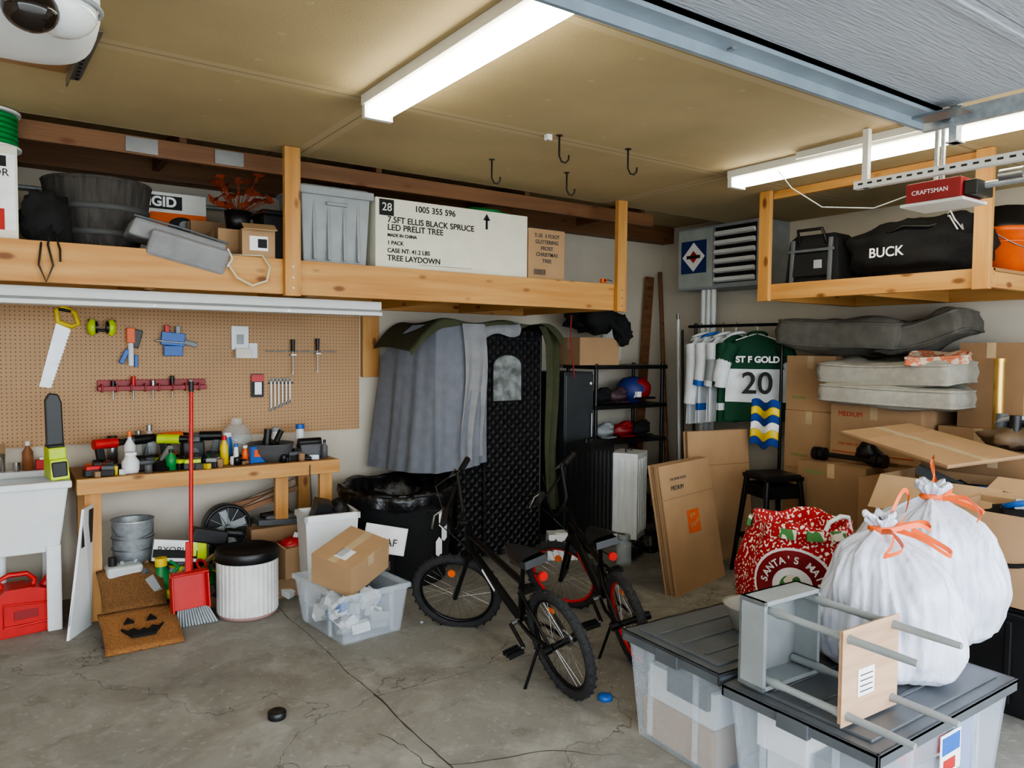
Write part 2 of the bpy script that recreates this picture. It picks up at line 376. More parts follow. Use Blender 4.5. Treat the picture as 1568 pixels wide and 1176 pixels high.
# ------------------------------------------------------------ open garage door
b=B()
for i in range(4):
    y0=-.72+i*.578; b.bx(-2.7,3.12,y0,y0+.572,2.62,2.66,DOORP)
    b.bx(-2.7,3.12,y0+.02,y0+.05,2.612,2.62,DOORP)
b.bx(-2.7,3.12,1.515,1.60,2.585,2.62,STRUT); b.bx(-2.7,3.12,1.585,1.60,2.55,2.585,STRUT); b.bx(-2.7,3.12,1.515,1.53,2.60,2.66,STRUT)
for x in (-1.6,.2,1.9): b.box((x,1.56,2.582),(.02,.02,.006),STL)
b.cyl((3.06,1.54,2.60),(3.2,1.54,2.60),.012,STL); b.bx(3.02,3.12,1.40,1.60,2.575,2.585,STL)
b.done('overhead_garage_door')
b=B()
b.bx(3.17,3.174,-.9,1.62,2.56,2.62,GALV); b.bx(3.174,3.20,-.9,1.62,2.56,2.563,GALV); b.bx(3.174,3.20,-.9,1.62,2.617,2.62,GALV)
b.bx(3.205,3.25,1.50,1.53,2.50,H-.002,GALV); b.bx(3.20,3.26,1.49,1.54,2.50,2.506,GALV); b.bx(3.205,3.24,-.9,1.62,2.625,2.63,GALV); b.cyl((3.15,1.515,2.59),(3.26,1.515,2.59),.022,STL)
b.done('garage_door_track')
b=B(); b.bx(3.68,3.685,1.0,2.22,2.49,2.53,WHG); b.bx(3.685,3.72,1.0,2.22,2.49,2.495,WHG)
for i in range(24): b.bx(3.678,3.681,1.02+i*.05,1.045+i*.05,2.506,2.516,BLK)
b.bx(3.685,3.715,2.15,2.18,2.49,H-.002,WHG)
b.bx(3.80,3.81,1.4,2.65,H-.04,H-.002,WHG)
b.done('perforated_angle_bracket')
b=B(); b.bx(3.74,3.95,1.72,1.98,2.38,2.48,DRED); b.bx(3.72,3.97,1.70,2.0,2.366,2.382,WHG); b.bx(3.76,3.93,1.66,1.72,2.39,2.46,BLK)
b.cyl((3.85,1.66,2.44),(3.85,-.8,2.44),.016,GALV); b.cyl((3.85,1.6,2.47),(3.85,1.5,2.47),.03,STL); b.bx(3.83,3.87,1.3,1.36,2.40,2.48,STL)
for i in range(14): b.cyl((3.85,1.45-.03*i,2.44),(3.85,1.44-.03*i,2.44),.022,WHG,seg=10)
for x in (3.76,3.82): b.bx(x,x+.02,1.84,1.86,2.48,H-.002,GALV)
b.tube([(3.84,2.0,2.45),(3.84,2.2,2.41),(3.84,2.5,2.46),(3.84,2.7,2.60),(3.85,2.8,2.72)],.003,WHP)
o=b.done('garage_door_opener',bevel=.006); text(o,'CRAFTSMAN',.03,(3.739,1.95,2.43),FX,WTXT)
DGL=M('smoked_lens',(.13,.10,.08),rough=.08)
b=B(); b.ell((.02,2.38,2.54),(.24,.22,.11),WHP,seg=40,rings=24,pw=.55); b.ell((.16,2.23,2.49),(.085,.09,.065),M('light_lens',(.85,.86,.85),rough=.1),seg=24,rings=14)
b.ell((.095,2.17,2.455),(.062,.055,.055),DGL,seg=24,rings=14); b.torus((.16,2.23,2.50),.092,.006,GRYP,axis=(0,0,1)); b.box((-.02,2.18,2.58),(.14,.004,.02),GRYP)
b.cyl((.05,2.2,2.62),(.05,-.8,2.62),.02,GALV)
for x in (-.1,.15): b.bx(x,x+.03,2.45,2.454,2.6,H-.002,GALV)
b.done('garage_door_opener')
b=B(); b.box((.32,3.40,2.772),(.05,.62,.004),STL,rot=(0,0,2)); b.box((.296,3.40,2.755),(.004,.62,.04),STL,rot=(0,0,2))
for i in range(12): b.box((.32,3.13+i*.05,2.769),(.014,.024,.003),BLK)
b.done('slotted_angle_iron')
B().bx(-.5,.28,3.22,3.66,H-.016,H-.001,PLY).done('plywood_mounting_plate',bevel=.002)
# ------------------------------------------------------------ workbench
b=B()
b.bx(.40,2.01,5.05,5.575,.845,.866,PLY)
b.bx(.40,2.01,5.01,5.048,.775,.868,WX)
b.bx(1.972,2.01,5.05,5.575,.775,.844,WY); b.bx(.40,.438,5.05,5.575,.775,.844,WY)
for x in (.44,1.88): b.bx(x,x+.09,5.05,5.09,0,.775,WZ); b.bx(x,x+.09,5.50,5.54,0,.775,WZ)
b.bx(.53,1.88,5.51,5.55,.70,.775,WX)
b.bx(1.60,1.69,5.15,5.19,.35,.775,WZ)
b.done('workbench',bevel=.003)
# ------------------------------------------------------------ utility sink
def tub(b,x0,x1,y0,y1,z0,z1,m,t=.02,tp=.06):
    o=[(x0,y0),(x1,y0),(x1,y1),(x0,y1)]; i2=[(x0+t,y0+t),(x1-t,y0+t),(x1-t,y1-t),(x0+t,y1-t)]
    bo=[(x0+tp,y0+tp),(x1-tp,y0+tp),(x1-tp,y1-tp),(x0+tp,y1-tp)]; bi=[(x0+tp+t,y0+tp+t),(x1-tp-t,y0+tp+t),(x1-tp-t,y1-tp-t),(x0+tp+t,y1-tp-t)]
    vs=[(*p,z1) for p in o]+[(*p,z1) for p in i2]+[(*p,z0) for p in bo]+[(*p,z0+t) for p in bi]
    fs=[]
    for k in range(4):
        j=(k+1)%4; fs+=[(k,j,4+j,4+k),(8+k,8+j,j,k),(4+k,4+j,12+j,12+k)]
    fs+=[(11,10,9,8),(12,13,14,15)]
    b.add(vs,fs,m)
b=B(); x0,x1,y0,y1=-.30,.36,4.98,5.55
tub(b,x0,x1,y0,y1,.46,.87,WHP,.03,.05)
b.bx(x0-.012,x1+.014,y0-.016,y0+.028,.832,.874,WHP); b.bx(x1-.03,x1+.014,y0,y1,.832,.874,WHP); b.bx(x0,x1,y1-.08,y1+.02,.832,.874,WHP)
for lx in (x0+.06,x1-.1):
    for ly in (y0+.03,y1-.1): b.box((lx+.02,ly+.03,.25),(.075,.06,.5),WHP,tp=1.0)
b.cyl((.03,5.28,.2),(.03,5.28,.47),.025,WHP); b.tube([(.05,5.5,.87),(.05,5.5,1.0),(.05,5.42,1.05),(.05,5.32,1.0)],.014,CHR)
for x in (-.02,.12): b.cyl((x,5.5,.87),(x,5.5,.93),.02,CHR)
b.done('laundry_utility_sink',bevel=.012)
# ------------------------------------------------------------ small item helpers
def bottle(name,x,y,z,r,h,m,cm,neck=.4):
    b=B(); b.lathe([(0,0),(r,0),(r,h*.62),(r*neck,h*.8),(r*neck,h*.86)],m,seg=16); b.cyl((0,0,h*.85),(0,0,h),r*neck*1.15,cm,seg=12)
    return b.done(name,loc=(x,y,z))
def carton(name,x0,x1,y0,y1,z0,z1,m=CARD,seam='y',tape=True,rz=0,tm=None):
    w,d,h=x1-x0,y1-y0,z1-z0; b=B(); b.box((0,0,h/2),(w,d,h),m)
    if tape:
        t=tm or TAPE
        if seam=='y':
            b.box((0,0,h+.0006),(w,.055,.0012),t); b.box((-w/2-.0006,0,h-.05),(.0012,.055,.10),t); b.box((w/2+.0006,0,h-.05),(.0012,.055,.10),t)
            b.box((0,0,h+.0013),(w,.003,.0008),CARD2)
        else:
            b.box((0,0,h+.0006),(.055,d,.0012),t); b.box((0,-d/2-.0006,h-.05),(.055,.0012,.10),t); b.box((0,0,h+.0013),(.003,d,.0008),CARD2)
    return b.done(name,loc=((x0+x1)/2,(y0+y1)/2,z0),rz=rz,bevel=.004)
b=B()
pf=[(-.15,0),(.14,0),(.15,.02),(.15,.19),(.10,.25),(.02,.27),(-.10,.27),(-.15,.22)]
b.prism([(x,-.09,z) for x,z in pf],(0,.18,0),REDP)
b.tube([(-.10,0,.26),(-.12,0,.31),(-.07,0,.335),(.02,0,.33),(.06,0,.29),(.05,0,.26)],.015,REDP)
b.cyl((.10,0,.23),(.145,0,.30),.028,REDP); b.cyl((.145,0,.30),(.165,0,.33),.033,BLK)
b.tube([(-.11,-.093,.06),(.11,-.093,.06),(.11,-.093,.17),(-.11,-.093,.19)],.007,REDP,closed=True); b.box((0,-.092,.12),(.12,.004,.05),DRED)
b.done('gas_can',loc=(.13,5.12,.001),rz=8,bevel=.018)
bottle('detergent_bottle',-.04,5.34,.001,.05,.44,LIME,GRN)
b=B(); b.add([(.32,4.80,.0),(.45,5.0,.0),(.47,5.0,.72),(.41,4.86,.72),(.333,4.80,.0),(.463,5.0,0),(.483,5.0,.72),(.423,4.86,.72)],[(0,1,2,3),(7,6,5,4),(0,3,7,4),(1,5,6,2),(3,2,6,7),(0,4,5,1)],WHP)
b.add([(.334,4.80,.08),(.464,5.0,.08),(.47,5.0,.34),(.375,4.83,.34)],[(0,1,2,3)],BLK); b.add([(.405,4.845,.5),(.474,4.99,.5),(.482,4.99,.70),(.418,4.86,.70)],[(0,1,2,3)],BLK)
b.done('leaning_sign_board')
def matf(x0,x1,y0,y1,z0,z1,m,nm,extra=None):
    b=B(); n=10
    def f(u,v):
        z=z0+(z1-z0)*(v**1.3); return (x0+(x1-x0)*u+ .01*math.sin(v*3),y0+(y1-y0)*v,z+.012*math.sin(u*3.1)*(v))
    b.grid(f,8,n,m)
    if extra:
        for (u0,v0,pts) in extra:
            vs=[Vector(f(u0+pu,v0+pv))+Vector((0,-.004,.012)) for pu,pv in pts]; b.add(vs,[tuple(range(len(vs)))],BLKT)
    return b.done(nm,solid=.018)
eye=[(-.07,0),(.07,0),(0,.12)]
mouth=[(-.28,.1),(-.2,.02),(-.12,.06),(-.06,-.02),(0,.03),(.06,-.02),(.12,.06),(.2,.02),(.28,.1),(.15,-.12),(-.15,-.12)]
matf(.47,.86,4.42,4.80,.02,.12,COIR,'halloween_doormat',[(.35,.62,eye),(.65,.62,eye),(.5,.35,mouth)])
matf(.49,.83,4.74,5.02,.15,.31,M('coir_dark',(.52,.37,.22),rough=1,var=.3,scale=120,bump=1,bscale=200),'coir_doormat')
# under bench clutter
carton('storage_carton',.62,.90,5.12,5.42,0,.26,CARD2)
b=B(); b.lathe([(0,0),(.105,0),(.115,.02),(.12,.29),(.126,.30),(.118,.30),(.11,.29),(.1,.03),(0,.02)],GALV); b.torus((0,0,.19),.122,.004,STL,axis=(0,0,1)); b.torus((0,0,.12),.12,.004,STL,axis=(0,0,1))
b.tube([(-.12,0,.26),(-.1,-.1,.22),(0,-.14,.19),(.1,-.1,.22),(.12,0,.26)],.003,STL); b.done('metal_bucket',loc=(.72,5.22,.262))
b=B(); b.box((0,0,.12),(.20,.13,.24),M('milky_jug',(.72,.74,.74),rough=.4)); b.torus((.03,0,.26),.04,.012,GRYP,axis=(0,1,0),seg=16,a0=0,a1=180); b.cyl((-.06,0,.24),(-.06,0,.29),.024,BLK); b.done('oil_jug',loc=(.64,5.03,.09),rz=5,bevel=.02)
carton('tool_box_carton',.94,1.16,5.15,5.30,0,.36,M('carton_greyprint',(.60,.61,.60)))
o=B().box((0,0,.07),(.26,.03,.13),WHP).box((0,-.016,.05),(.26,.002,.05),BLKT).box((.1,-.017,.08),(.05,.002,.08),LIME).done('tool_packaging_sleeve',loc=(.92,5.02,.30),rot=(D(-12),D(10),0)); text(o,'RYOBI',.055,(.82,4.985,.40),(78,10,0),BLKT)
b=B(); b.lathe([(0,0),(.07,0),(.075,.1),(.03,.16),(.03,.19)],GRN); b.cyl((0,0,.18),(0,0,.23),.035,YEL); b.tube([(.05,0,.1),(.1,0,.16),(.05,0,.2)],.012,GRN); b.done('garden_sprayer_bottle',loc=(.84,4.98,.12))
b=B()
for i in range(5): b.torus((random.uniform(-.01,.01),random.uniform(-.01,.01),.02+i*.022),.11-.006*i,.012,GRN,axis=(random.uniform(-.15,.15),random.uniform(-.15,.15),1),seg=28)
b.done('garden_hose_coil',loc=(1.04,4.98,.12))
carton('storage_carton',.90,1.16,4.92,5.10,0,.12,CARD2)
b=B(); b.cyl((0,-.05,.17),(0,.05,.17),.15,BLK,seg=28); b.torus((0,-.055,.17),.145,.012,BLK,axis=(0,1,0))
for i in range(12):
    a=i*math.pi/6; b.cyl((0,-.06,.17),(.14*math.cos(a),-.06,.17+.14*math.sin(a)),.003,STL,seg=5)
for i in range(4):
    a=i*math.pi/2+.3; b.box((.07*math.cos(a),-.052,.17+.07*math.sin(a)),(.10,.01,.05),GRYP,rot=(0,-math.degrees(a),0))
b.box((0,0,.01),(.2,.16,.02),BLK); b.done('shop_fan',loc=(1.30,5.28,.26))
carton('storage_carton',1.18,1.46,5.15,5.45,0,.255,CARD2)
b=B(); b.box((0,0,.05),(.22,.08,.09),BLK,rot=(0,15,0)); b.cyl((.1,0,.06),(.2,0,.04),.03,BLK); b.box((-.05,0,-.03),(.06,.06,.14),LIME); b.done('cordless_drill',loc=(1.14,5.05,.38),bevel=.01)
b=B()
for i,(dx,a,l) in enumerate(((0,74,.5),(.05,68,.4),(.1,80,.52),(.14,72,.44))):
    b.box((dx,.03*i,.04+.025*i),(.035,.02,l),SCR if i%2 else WR,rot=(0,a,0))
b.done('scrap_wood_pieces',loc=(1.45,5.25,.50))
carton('storage_carton',1.42,1.86,5.10,5.42,0,.42,CARD2)
b=B(); b.box((0,0,.02),(.28,.18,.04),DGRY,rot=(0,4,0)); b.box((.02,.0,.05),(.2,.12,.03),NEUT); b.cyl((-.1,0,.06),(.1,.02,.07),.02,BLK); b.done('tool_case',loc=(1.62,5.22,.422),bevel=.006)
b=B(); b.box((0,0,.1),(.26,.2,.2),CARD)
for sx in (-1,1): b.box((sx*.15,0,.22),(.1,.2,.006),CARDI,rot=(0,sx*-40,0))
b.ell((0,0,.2),(.1,.08,.05),REDP,nz=.5); b.box((.04,0,.23),(.12,.03,.06),WHP,rot=(10,20,30)); b.done('open_carton_of_supplies',loc=(1.66,4.95,.13),rz=15)
carton('storage_carton',1.52,1.80,4.86,5.05,0,.128,CARD2)
b=B(); random.seed(21)
for i in range(70):
    x=random.uniform(-.42,.50); y=random.uniform(-.12,.16); z=random.uniform(.02,.30)*(1-.3*abs(x)); m=random.choice([BLK,BLK,BLK,DGRY,NEUT,GRN,REDP,GRYP,CARD2,LIME,WHP,STL,NEUT]); a=(random.uniform(-40,40),random.uniform(-40,40),random.uniform(0,180))
    if i%3==0: b.box((x,y,z),(random.uniform(.06,.16),random.uniform(.03,.07),.04),m,rot=a)
    elif i%3==1:
        c=Vector((x,y,z)); d_=Vector((random.uniform(-1,1),random.uniform(-.5,.5),random.uniform(-.4,.4))).normalized()*random.uniform(.04,.12); b.cyl(c-d_,c+d_,random.uniform(.012,.03),m,seg=12)
    else: b.torus((x,y,z),random.uniform(.03,.07),.009,m,axis=(random.uniform(-1,1),random.uniform(-1,1),1),seg=16,rs=6)
b.done('tool_and_hardware_heap',loc=(1.18,4.98,.02))
# broom and dustpan
b=B(); b.cyl((.955,4.70,.25),(.985,4.78,1.42),.012,REDP,seg=12); b.cyl((.984,4.778,1.38),(.986,4.785,1.44),.015,BLK)
b.box((.95,4.69,.20),(.17,.05,.10),REDP,rot=(0,0,10),tp=.5)
for i in range(40):
    t=i/39; x=.87+.22*t; b.cyl((.885+.13*t,4.69+.012*(i%2),.16),(x,4.655+.02*(i%3),.003),.005,GRYP,r1=.008,seg=5)
b.done('push_broom',bevel=.004)
b=B(); b.box((0,0,.17),(.20,.012,.22),REDP,rot=(-8,0,0)); b.box((-.10,-.03,.16),(.01,.06,.20),REDP,rot=(-8,0,0)); b.box((.10,-.03,.16),(.01,.06,.20),REDP,rot=(-8,0,0)); b.box((0,-.03,.275),(.20,.06,.012),REDP); b.box((0,.0,.36),(.035,.02,.18),REDP,tp=.7)
b.done('dustpan',loc=(.92,4.60,.07),rz=6,bevel=.004)
RIB=M('ribbed_white',(.87,.87,.86),rough=.5)
b=B(); b.lathe([(0,0),(.175,0),(.18,.02)],M('bin_base_pink',(.75,.6,.58)),seg=36)
def rib(a,t,r,z): return (r*(1+.018*math.sin(a*36))*(1+.006*math.sin(z*200)),z)
b.lathe([(.18,.02+.325*i/24) for i in range(25)],RIB,seg=144,disp=rib)
b.lathe([(.17,.02),(.17,.345)],RIB); b.lathe([(.186,.34),(.190,.345),(.19,.40),(.185,.405),(.17,.40),(.165,.385),(0,.38)],BLK,seg=36)
b.done('ribbed_laundry_hamper',loc=(1.29,4.72,.002))
b=B(); tub(b,-.17,.17,-.13,.13,0,.58,WHP,.012,.03); b.bx(-.18,.18,-.14,-.118,.55,.59,WHP); b.bx(-.18,.18,.118,.14,.55,.59,WHP); b.bx(-.18,-.158,-.14,.14,.55,.59,WHP); b.bx(.158,.18,-.14,.14,.55,.59,WHP)
b.box((-.05,0,.56),(.1,.12,.2),BLK,rot=(10,15,0)); b.ell((.06,0,.56),(.08,.07,.09),BLK,nz=.5); b.box((.1,.03,.55),(.04,.08,.2),BLKF,rot=(0,-20,0)); b.done('trash_bin',loc=(1.79,4.68,.0),rz=-6,bevel=.006)
def tote(name,x0,x1,y0,y1,h,lid,rz=0,fill=None,lidz=0):
    w,d=x1-x0,y1-y0; b=B(); tub(b,-w/2,w/2,-d/2,d/2,.002,h,CLR,.006,.035)
    b.bx(-w/2-.012,w/2+.012,-d/2-.012,-d/2+.008,h-.03,h,CLR); b.bx(-w/2-.012,w/2+.012,d/2-.008,d/2+.012,h-.03,h,CLR)
    b.bx(-w/2-.012,-w/2+.008,-d/2,d/2,h-.03,h,CLR); b.bx(w/2-.008,w/2+.012,-d/2,d/2,h-.03,h,CLR)
    for k in (-.25,.25):
        b.box((k*w,-d/2+.012,h*.5),(.02,.016,h*.8),CLR); b.box((-w/2+.012,k*d,h*.5),(.016,.02,h*.8),CLR)
    if lid:
        e=.022
        b.bx(-w/2-e,w/2+e,-d/2-e,d/2+e,h,h+.014,DGRY); b.bx(-w/2+.03,w/2-.03,-d/2+.03,d/2-.03,h+.014,h+.024,DGRY)
        for yy in (-d/2-e,d/2+e-.012): b.bx(-w/2-e,w/2+e,yy,yy+.012,h-.03,h+.014,DGRY)
        for xx in (-w/2-e,w/2+e-.012): b.bx(xx,xx+.012,-d/2-e,d/2+e,h-.03,h+.014,DGRY)
        for yy in (-d/4,0,d/4): b.bx(-w/2+.06,w/2-.06,yy-.008,yy+.008,h+.024,h+.029,DGRY)
        for xx in (-w/2-e,w/2+e-.01): b.box((xx+.005,0,h-.02),(.025,.12,.05),DGRY)
    for f in (fill or []): b.box(*f[:3],rot=f[3] if len(f)>3 else (0,0,0))
    return b.done(name,loc=((x0+x1)/2,(y0+y1)/2,.001),rz=rz,bevel=.005)
fl=[]
random.seed(3)
for i in range(44):
    fl.append(((random.uniform(-.14,.14),random.uniform(-.2,.2),random.uniform(.04,.2)),(random.uniform(.04,.1),random.uniform(.04,.12),random.uniform(.02,.08)),random.choice([WHP,WHP,GRYP,GRYP,BLU,NEUT,GCL]),(random.uniform(-40,40),random.uniform(-40,40),random.uniform(0,90))))
tote('clear_storage_tote',1.51,1.95,3.86,4.44,.29,False,rz=6,fill=fl)
b=B(); b.box((0,0,.10),(.36,.28,.19),CARD); b.box((0,0,.196),(.36,.05,.002),TAPE); b.box((0,-.141,.16),(.05,.002,.07),TAPE); b.box((-.08,-.02,.1965),(.1,.08,.002),WHP)
for i in range(7): b.box((-.11+.012*i,.0,.198),(.004,.05,.001),BLKT)
b.done('shipping_box',loc=(1.72,4.12,.315),rot=(D(12),D(-14),D(28)),bevel=.004)
o=B().bx(-.14,.14,-.008,.008,0,.18,WHP).bx(-.13,.13,-.0095,-.008,.01,.17,WTXT).done('lettered_sign',loc=(2.10,4.50,.30),rot=(D(-14),D(12),D(-20)),bevel=.002)
text(o,'DLEAF',.07,(2.00,4.525,.40),(76,12,-20),BLKT)
B().box((0,0,.15),(.22,.2,.3),BLK).box((0,0,.3),(.2,.18,.01),BLKF).box((0,-.101,.2),(.16,.004,.06),DGRY).done('black_storage_cube',loc=(2.08,4.62,.0),rz=5,bevel=.01)
b=B(); b.lathe([(0,.0),(.33,0),(.34,.02),(.40,.62),(.42,.66),(.41,.67),(.39,.64),(.33,.05),(0,.04)],BLKF,seg=48)
b.torus((0,0,.655),.415,.016,BLK,axis=(0,0,1))
def bagd(a,t,r,z): return (r*(1+.03*math.sin(a*9+z*20)+.02*math.sin(a*23)),z+.02*math.sin(a*7)*(1-t))
b.lathe([(.425,.56),(.435,.63),(.42,.68),(.37,.66),(.33,.56),(.30,.44),(.15,.40),(0,.39)],BLKB,seg=72,disp=bagd)
gh=[(0,0),(.03,-.02),(.06,0),(.06,.09),(.03,.12),(0,.09)]
a0=D(285)
for da,zz in ((0,.22),(.14,.32),(.05,.42)):
    a=a0+da; r=.355+.05*zz; c=Vector((r*math.cos(a),r*math.sin(a),zz)); t=Vector((-math.sin(a),math.cos(a),0))
    b.add([c+t*p+Vector((math.cos(a),math.sin(a),0))*.014+Vector((0,0,q)) for p,q in gh],[tuple(range(6))],WTXT)
b.done('black_leaf_bin',loc=(2.42,4.90,.0))
# ------------------------------------------------------------ covered tent booth
b=B()
b.bx(2.92,3.72,4.93,5.50,.02,1.80,QLT)
b.bx(3.14,3.70,4.905,4.93,.05,1.76,QLT)
b.tube([(3.15,4.90,.06),(3.15,4.90,1.74),(3.69,4.90,1.74),(3.69,4.90,.06)],.008,BLK)
wp=[(3.22,1.24),(3.50,1.24),(3.50,1.52)]+[(3.36+.14*math.cos(D(a)),1.52+.09*math.sin(D(a))) for a in range(15,166,15)]+[(3.22,1.52)]
b.add([(x,4.899,z) for x,z in wp],[tuple(range(len(wp)))],M('vinyl_window',(.46,.48,.48),rough=.1,var=.5,scale=12,bump=.6,bscale=12))
b.tube([(x,4.897,z) for x,z in wp],.007,BLKF,closed=True)
path=[(2.54,5.42),(2.62,5.16),(2.74,4.93),(2.95,4.885),(3.12,4.875)]
def pl(t):
    n=len(path)-1; k=min(int(t*n),n-1); f=t*n-k
    return Vector(path[k])*(1-f)+Vector(path[k+1])*f
def curt(u,v):
    p=pl(u); c=Vector((2.95,5.2)); dr=(p-c).normalized()
    fold=.008*math.sin(u*38)*(.3+v)+.014*math.sin(u*15+v*3)*v+.006*math.sin(u*71+v*2)*v
    zt=1.84-.05*abs(u-.6); zb=.72+.12*max(0,u-.5)
    if u<.3: zt-=.22*(.3-u)/.3
    q=p+dr*(fold+.02+.10*v*(1-u*.75)); return (q.x,q.y,zt+(zb-zt)*v)
b.grid(curt,110,20,GCL)
def scarf(u,v):
    x=2.98+.46*u; z=1.83+.04*u; return (x,4.87-.03*math.sin(v*3.14)-.02*v,z-(.10+.02*math.sin(u*9))*v)
b.grid(scarf,24,5,GCL2)
def bunch(u,v):
    x=2.90+.20*u; return (x+.03*math.sin(v*5),4.85-.03*math.sin(u*12+v*2)*v-.02,1.84-(1.05)*v+.05*u*v)
b.grid(bunch,30,12,GCL2)
def roof(u,v):
    x=2.48+1.40*u
    if v<.7: y=5.5-(.62)*(v/.7); z=1.865
    else: y=4.88-.03; z=1.865-.05*(v-.7)/.3-.03*math.sin(u*14)*(v-.7)/.3
    z-= .22*max(0,(.20-u)/.20)**1.6 + .10*max(0,(u-.85)/.15)**2
    z+=.015*math.sin(u*17+v*6)
    return (x,y,min(z,1.925))
b.grid(roof,50,16,OLV)
def side(u,v):
    z=1.84-(1.52)*v; x=3.70+.20*u+.05*v+.02*math.sin(v*6); y=4.86+.10*u+.025*math.sin(u*12+v*4)
    if v<.08: x-=.06*(1-v/.08)
    return (x,y,z)
b.grid(side,16,20,OLV)
b.done('quilted_booth_tent')
B().tube([(3.84,4.7,1.93),(3.86,4.73,1.75),(3.90,4.75,1.58),(3.93,4.76,1.42)],.006,DRED).done('red_rope')
# ------------------------------------------------------------ bikes
def bike(name,loc,heading,lean,steer,wb,R,rim,acc,barw=.30,hb=.92,spk=CHR):
    b=B()
    base=Matrix.Translation(Vector(loc))@Matrix.Rotation(D(heading),4,'Z')@Matrix.Rotation(D(lean),4,'Y')
    def wheel(h):
        b.torus(h,R-.024,.024,RUB,seg=56,rs=10); b.torus(h,R-.052,.010,rim,seg=48,rs=6)
        h=Vector(h); b.cyl(h-Vector((.045,0,0)),h+Vector((.045,0,0)),.017,BLKM,seg=12)
        for i in range(28):
            a=2*math.pi*i/28; a2=a+(.35 if i%2 else -.35); sx=.03 if i%4<2 else -.03
            b.cyl(h+Vector((sx,.016*math.cos(a2),.016*math.sin(a2))),h+Vector((0,(R-.055)*math.cos(a),(R-.055)*math.sin(a))),.0013,spk,seg=4,cap=False)
        for i in range(60):
            a=2*math.pi*i/60; sx=.012*(1 if i%2 else -1)
            b.box(h+Vector((sx,(R-.001)*math.cos(a),(R-.001)*math.sin(a))),(.014,.012,.006),RUB,rot=(math.degrees(a)-90,0,0))
    b.T=base; rh=Vector((0,0,R)); wheel(rh)
    bb=Vector((0,.36,.27)); ht=Vector((0,wb-.23,.66)); hbm=Vector((0,wb-.19,.54)); stt=Vector((0,.27,.50)); st=Vector((0,.20,.66))
    b.cyl(bb,stt,.017,acc); b.cyl(stt,st-Vector((0,0,.02)),.012,BLKM)
    b.cyl(stt,ht-Vector((0,.0,.03)),.018,acc); b.cyl(bb,hbm,.023,acc); b.cyl(hbm,ht,.024,acc)
    mid=bb.lerp(hbm,.55); b.box(mid+Vector((-.024,0,0)),(.002,.14,.016),WTXT if rim is not REDR else REDR,rot=(41,0,0))
    for s in (-1,1):
        b.tube([bb+Vector((s*.02,0,0)),Vector((s*.05,.2,R)),rh+Vector((s*.055,0,0))],.010,acc)
        b.tube([stt+Vector((s*.02,0,-.02)),Vector((s*.05,.15,.42)),rh+Vector((s*.055,0,0))],.009,acc)
    def sad(u,v):
        y=-.13+.27*v; w=.085*(1-v)**.6+.018; a=(u-.5)*math.pi
        return (math.sin(a)*w,.20+y,.665+.028*math.cos(a)+.012*(1-v)**2)
    b.grid(sad,12,12,BLK); b.box((0,.15,.66),(.13,.15,.035),BLK,tp=.9); b.box((0,.27,.664),(.04,.12,.025),BLK)
    b.torus((0,.19,.635),.04,.004,STL,axis=(1,0,0),seg=12)
    b.cyl(bb+Vector((-.06,0,0)),bb+Vector((.06,0,0)),.014,STL); b.torus(bb+Vector((.05,0,0)),.075,.006,BLKM,seg=28); b.torus(bb+Vector((.05,0,0)),.045,.006,BLKM,seg=20)
    for i in range(5):
        a=i*1.256; b.cyl(bb+Vector((.05,0,0)),bb+Vector((.05,.075*math.cos(a),.075*math.sin(a))),.006,BLKM,seg=6)
    for s,dy,dz in ((1,.12,.08),(-1,-.12,-.08)):
        e=bb+Vector((s*.075,dy,dz)); b.cyl(bb+Vector((s*.065,0,0)),e,.010,BLKM); b.cyl(e,e+Vector((s*.10,0,0)),.006,STL)
        for q in (-.03,0,.03): b.box(e+Vector((s*.06,q,0)),(.085,.012,.022),BLK)
    ch=[bb+Vector((.05,.0,.078)),rh+Vector((.05,0,.034)),rh+Vector((.05,-.03,0)),rh+Vector((.05,0,-.034)),bb+Vector((.05,0,-.078))]; b.tube(ch,.0045,STL,seg=5)
    b.cyl(rh+Vector((.045,0,0)),rh+Vector((.055,0,0)),.034,STL)
    b.cyl(rh+Vector((-.10,0,0)),rh+Vector((-.055,0,0)),.022,BLKM); b.cyl(rh+Vector((.055,0,0)),rh+Vector((.12,0,0)),.022,BLKM)
    b.cyl(Vector((0,.045,.60)),Vector((0,.03,.60)),.022,REDP); b.cyl((0,.04,.6),(0,.22,.58),.004,BLK)
    b.box(rh+Vector((0,.02,R-.10)),(.006,.04,.02),ORG)
    b.cyl((-.05,.12,R-.03),(-.16,.16,.02),.008,BLKM); b.box((-.165,.17,.012),(.03,.05,.01),BLKM)
    ax=(ht-hbm).normalized(); b.T=base@Matrix.Translation(hbm)@Matrix.Rotation(D(steer),4,ax)@Matrix.Translation(-hbm)
    fh=Vector((0,wb,R)); wheel(fh); cr=hbm-ax*.02; b.box(cr,(.12,.04,.035),BLKM)
    for s in (-1,1): b.cyl(cr+Vector((s*.055,0,0)),fh+Vector((s*.055,0,0)),.013,acc)
    top=ht+ax*.05; b.cyl(ht,top,.018,BLKM); b.cyl(top,top+Vector((0,.05,.01)),.017,BLKM); s0=top+Vector((0,.05,.01))
    zb=hb
    pts=[(-barw,s0.y-.06,zb),(-barw*.55,s0.y-.03,zb),(-.11,s0.y,s0.z+.02),(-.05,s0.y,s0.z),(.05,s0.y,s0.z),(.11,s0.y,s0.z+.02),(barw*.55,s0.y-.03,zb),(barw,s0.y-.06,zb)]
    b.tube(pts,.011,BLKM); b.cyl((-barw*.42,s0.y-.015,zb-.05),(barw*.42,s0.y-.015,zb-.05),.008,BLKM)
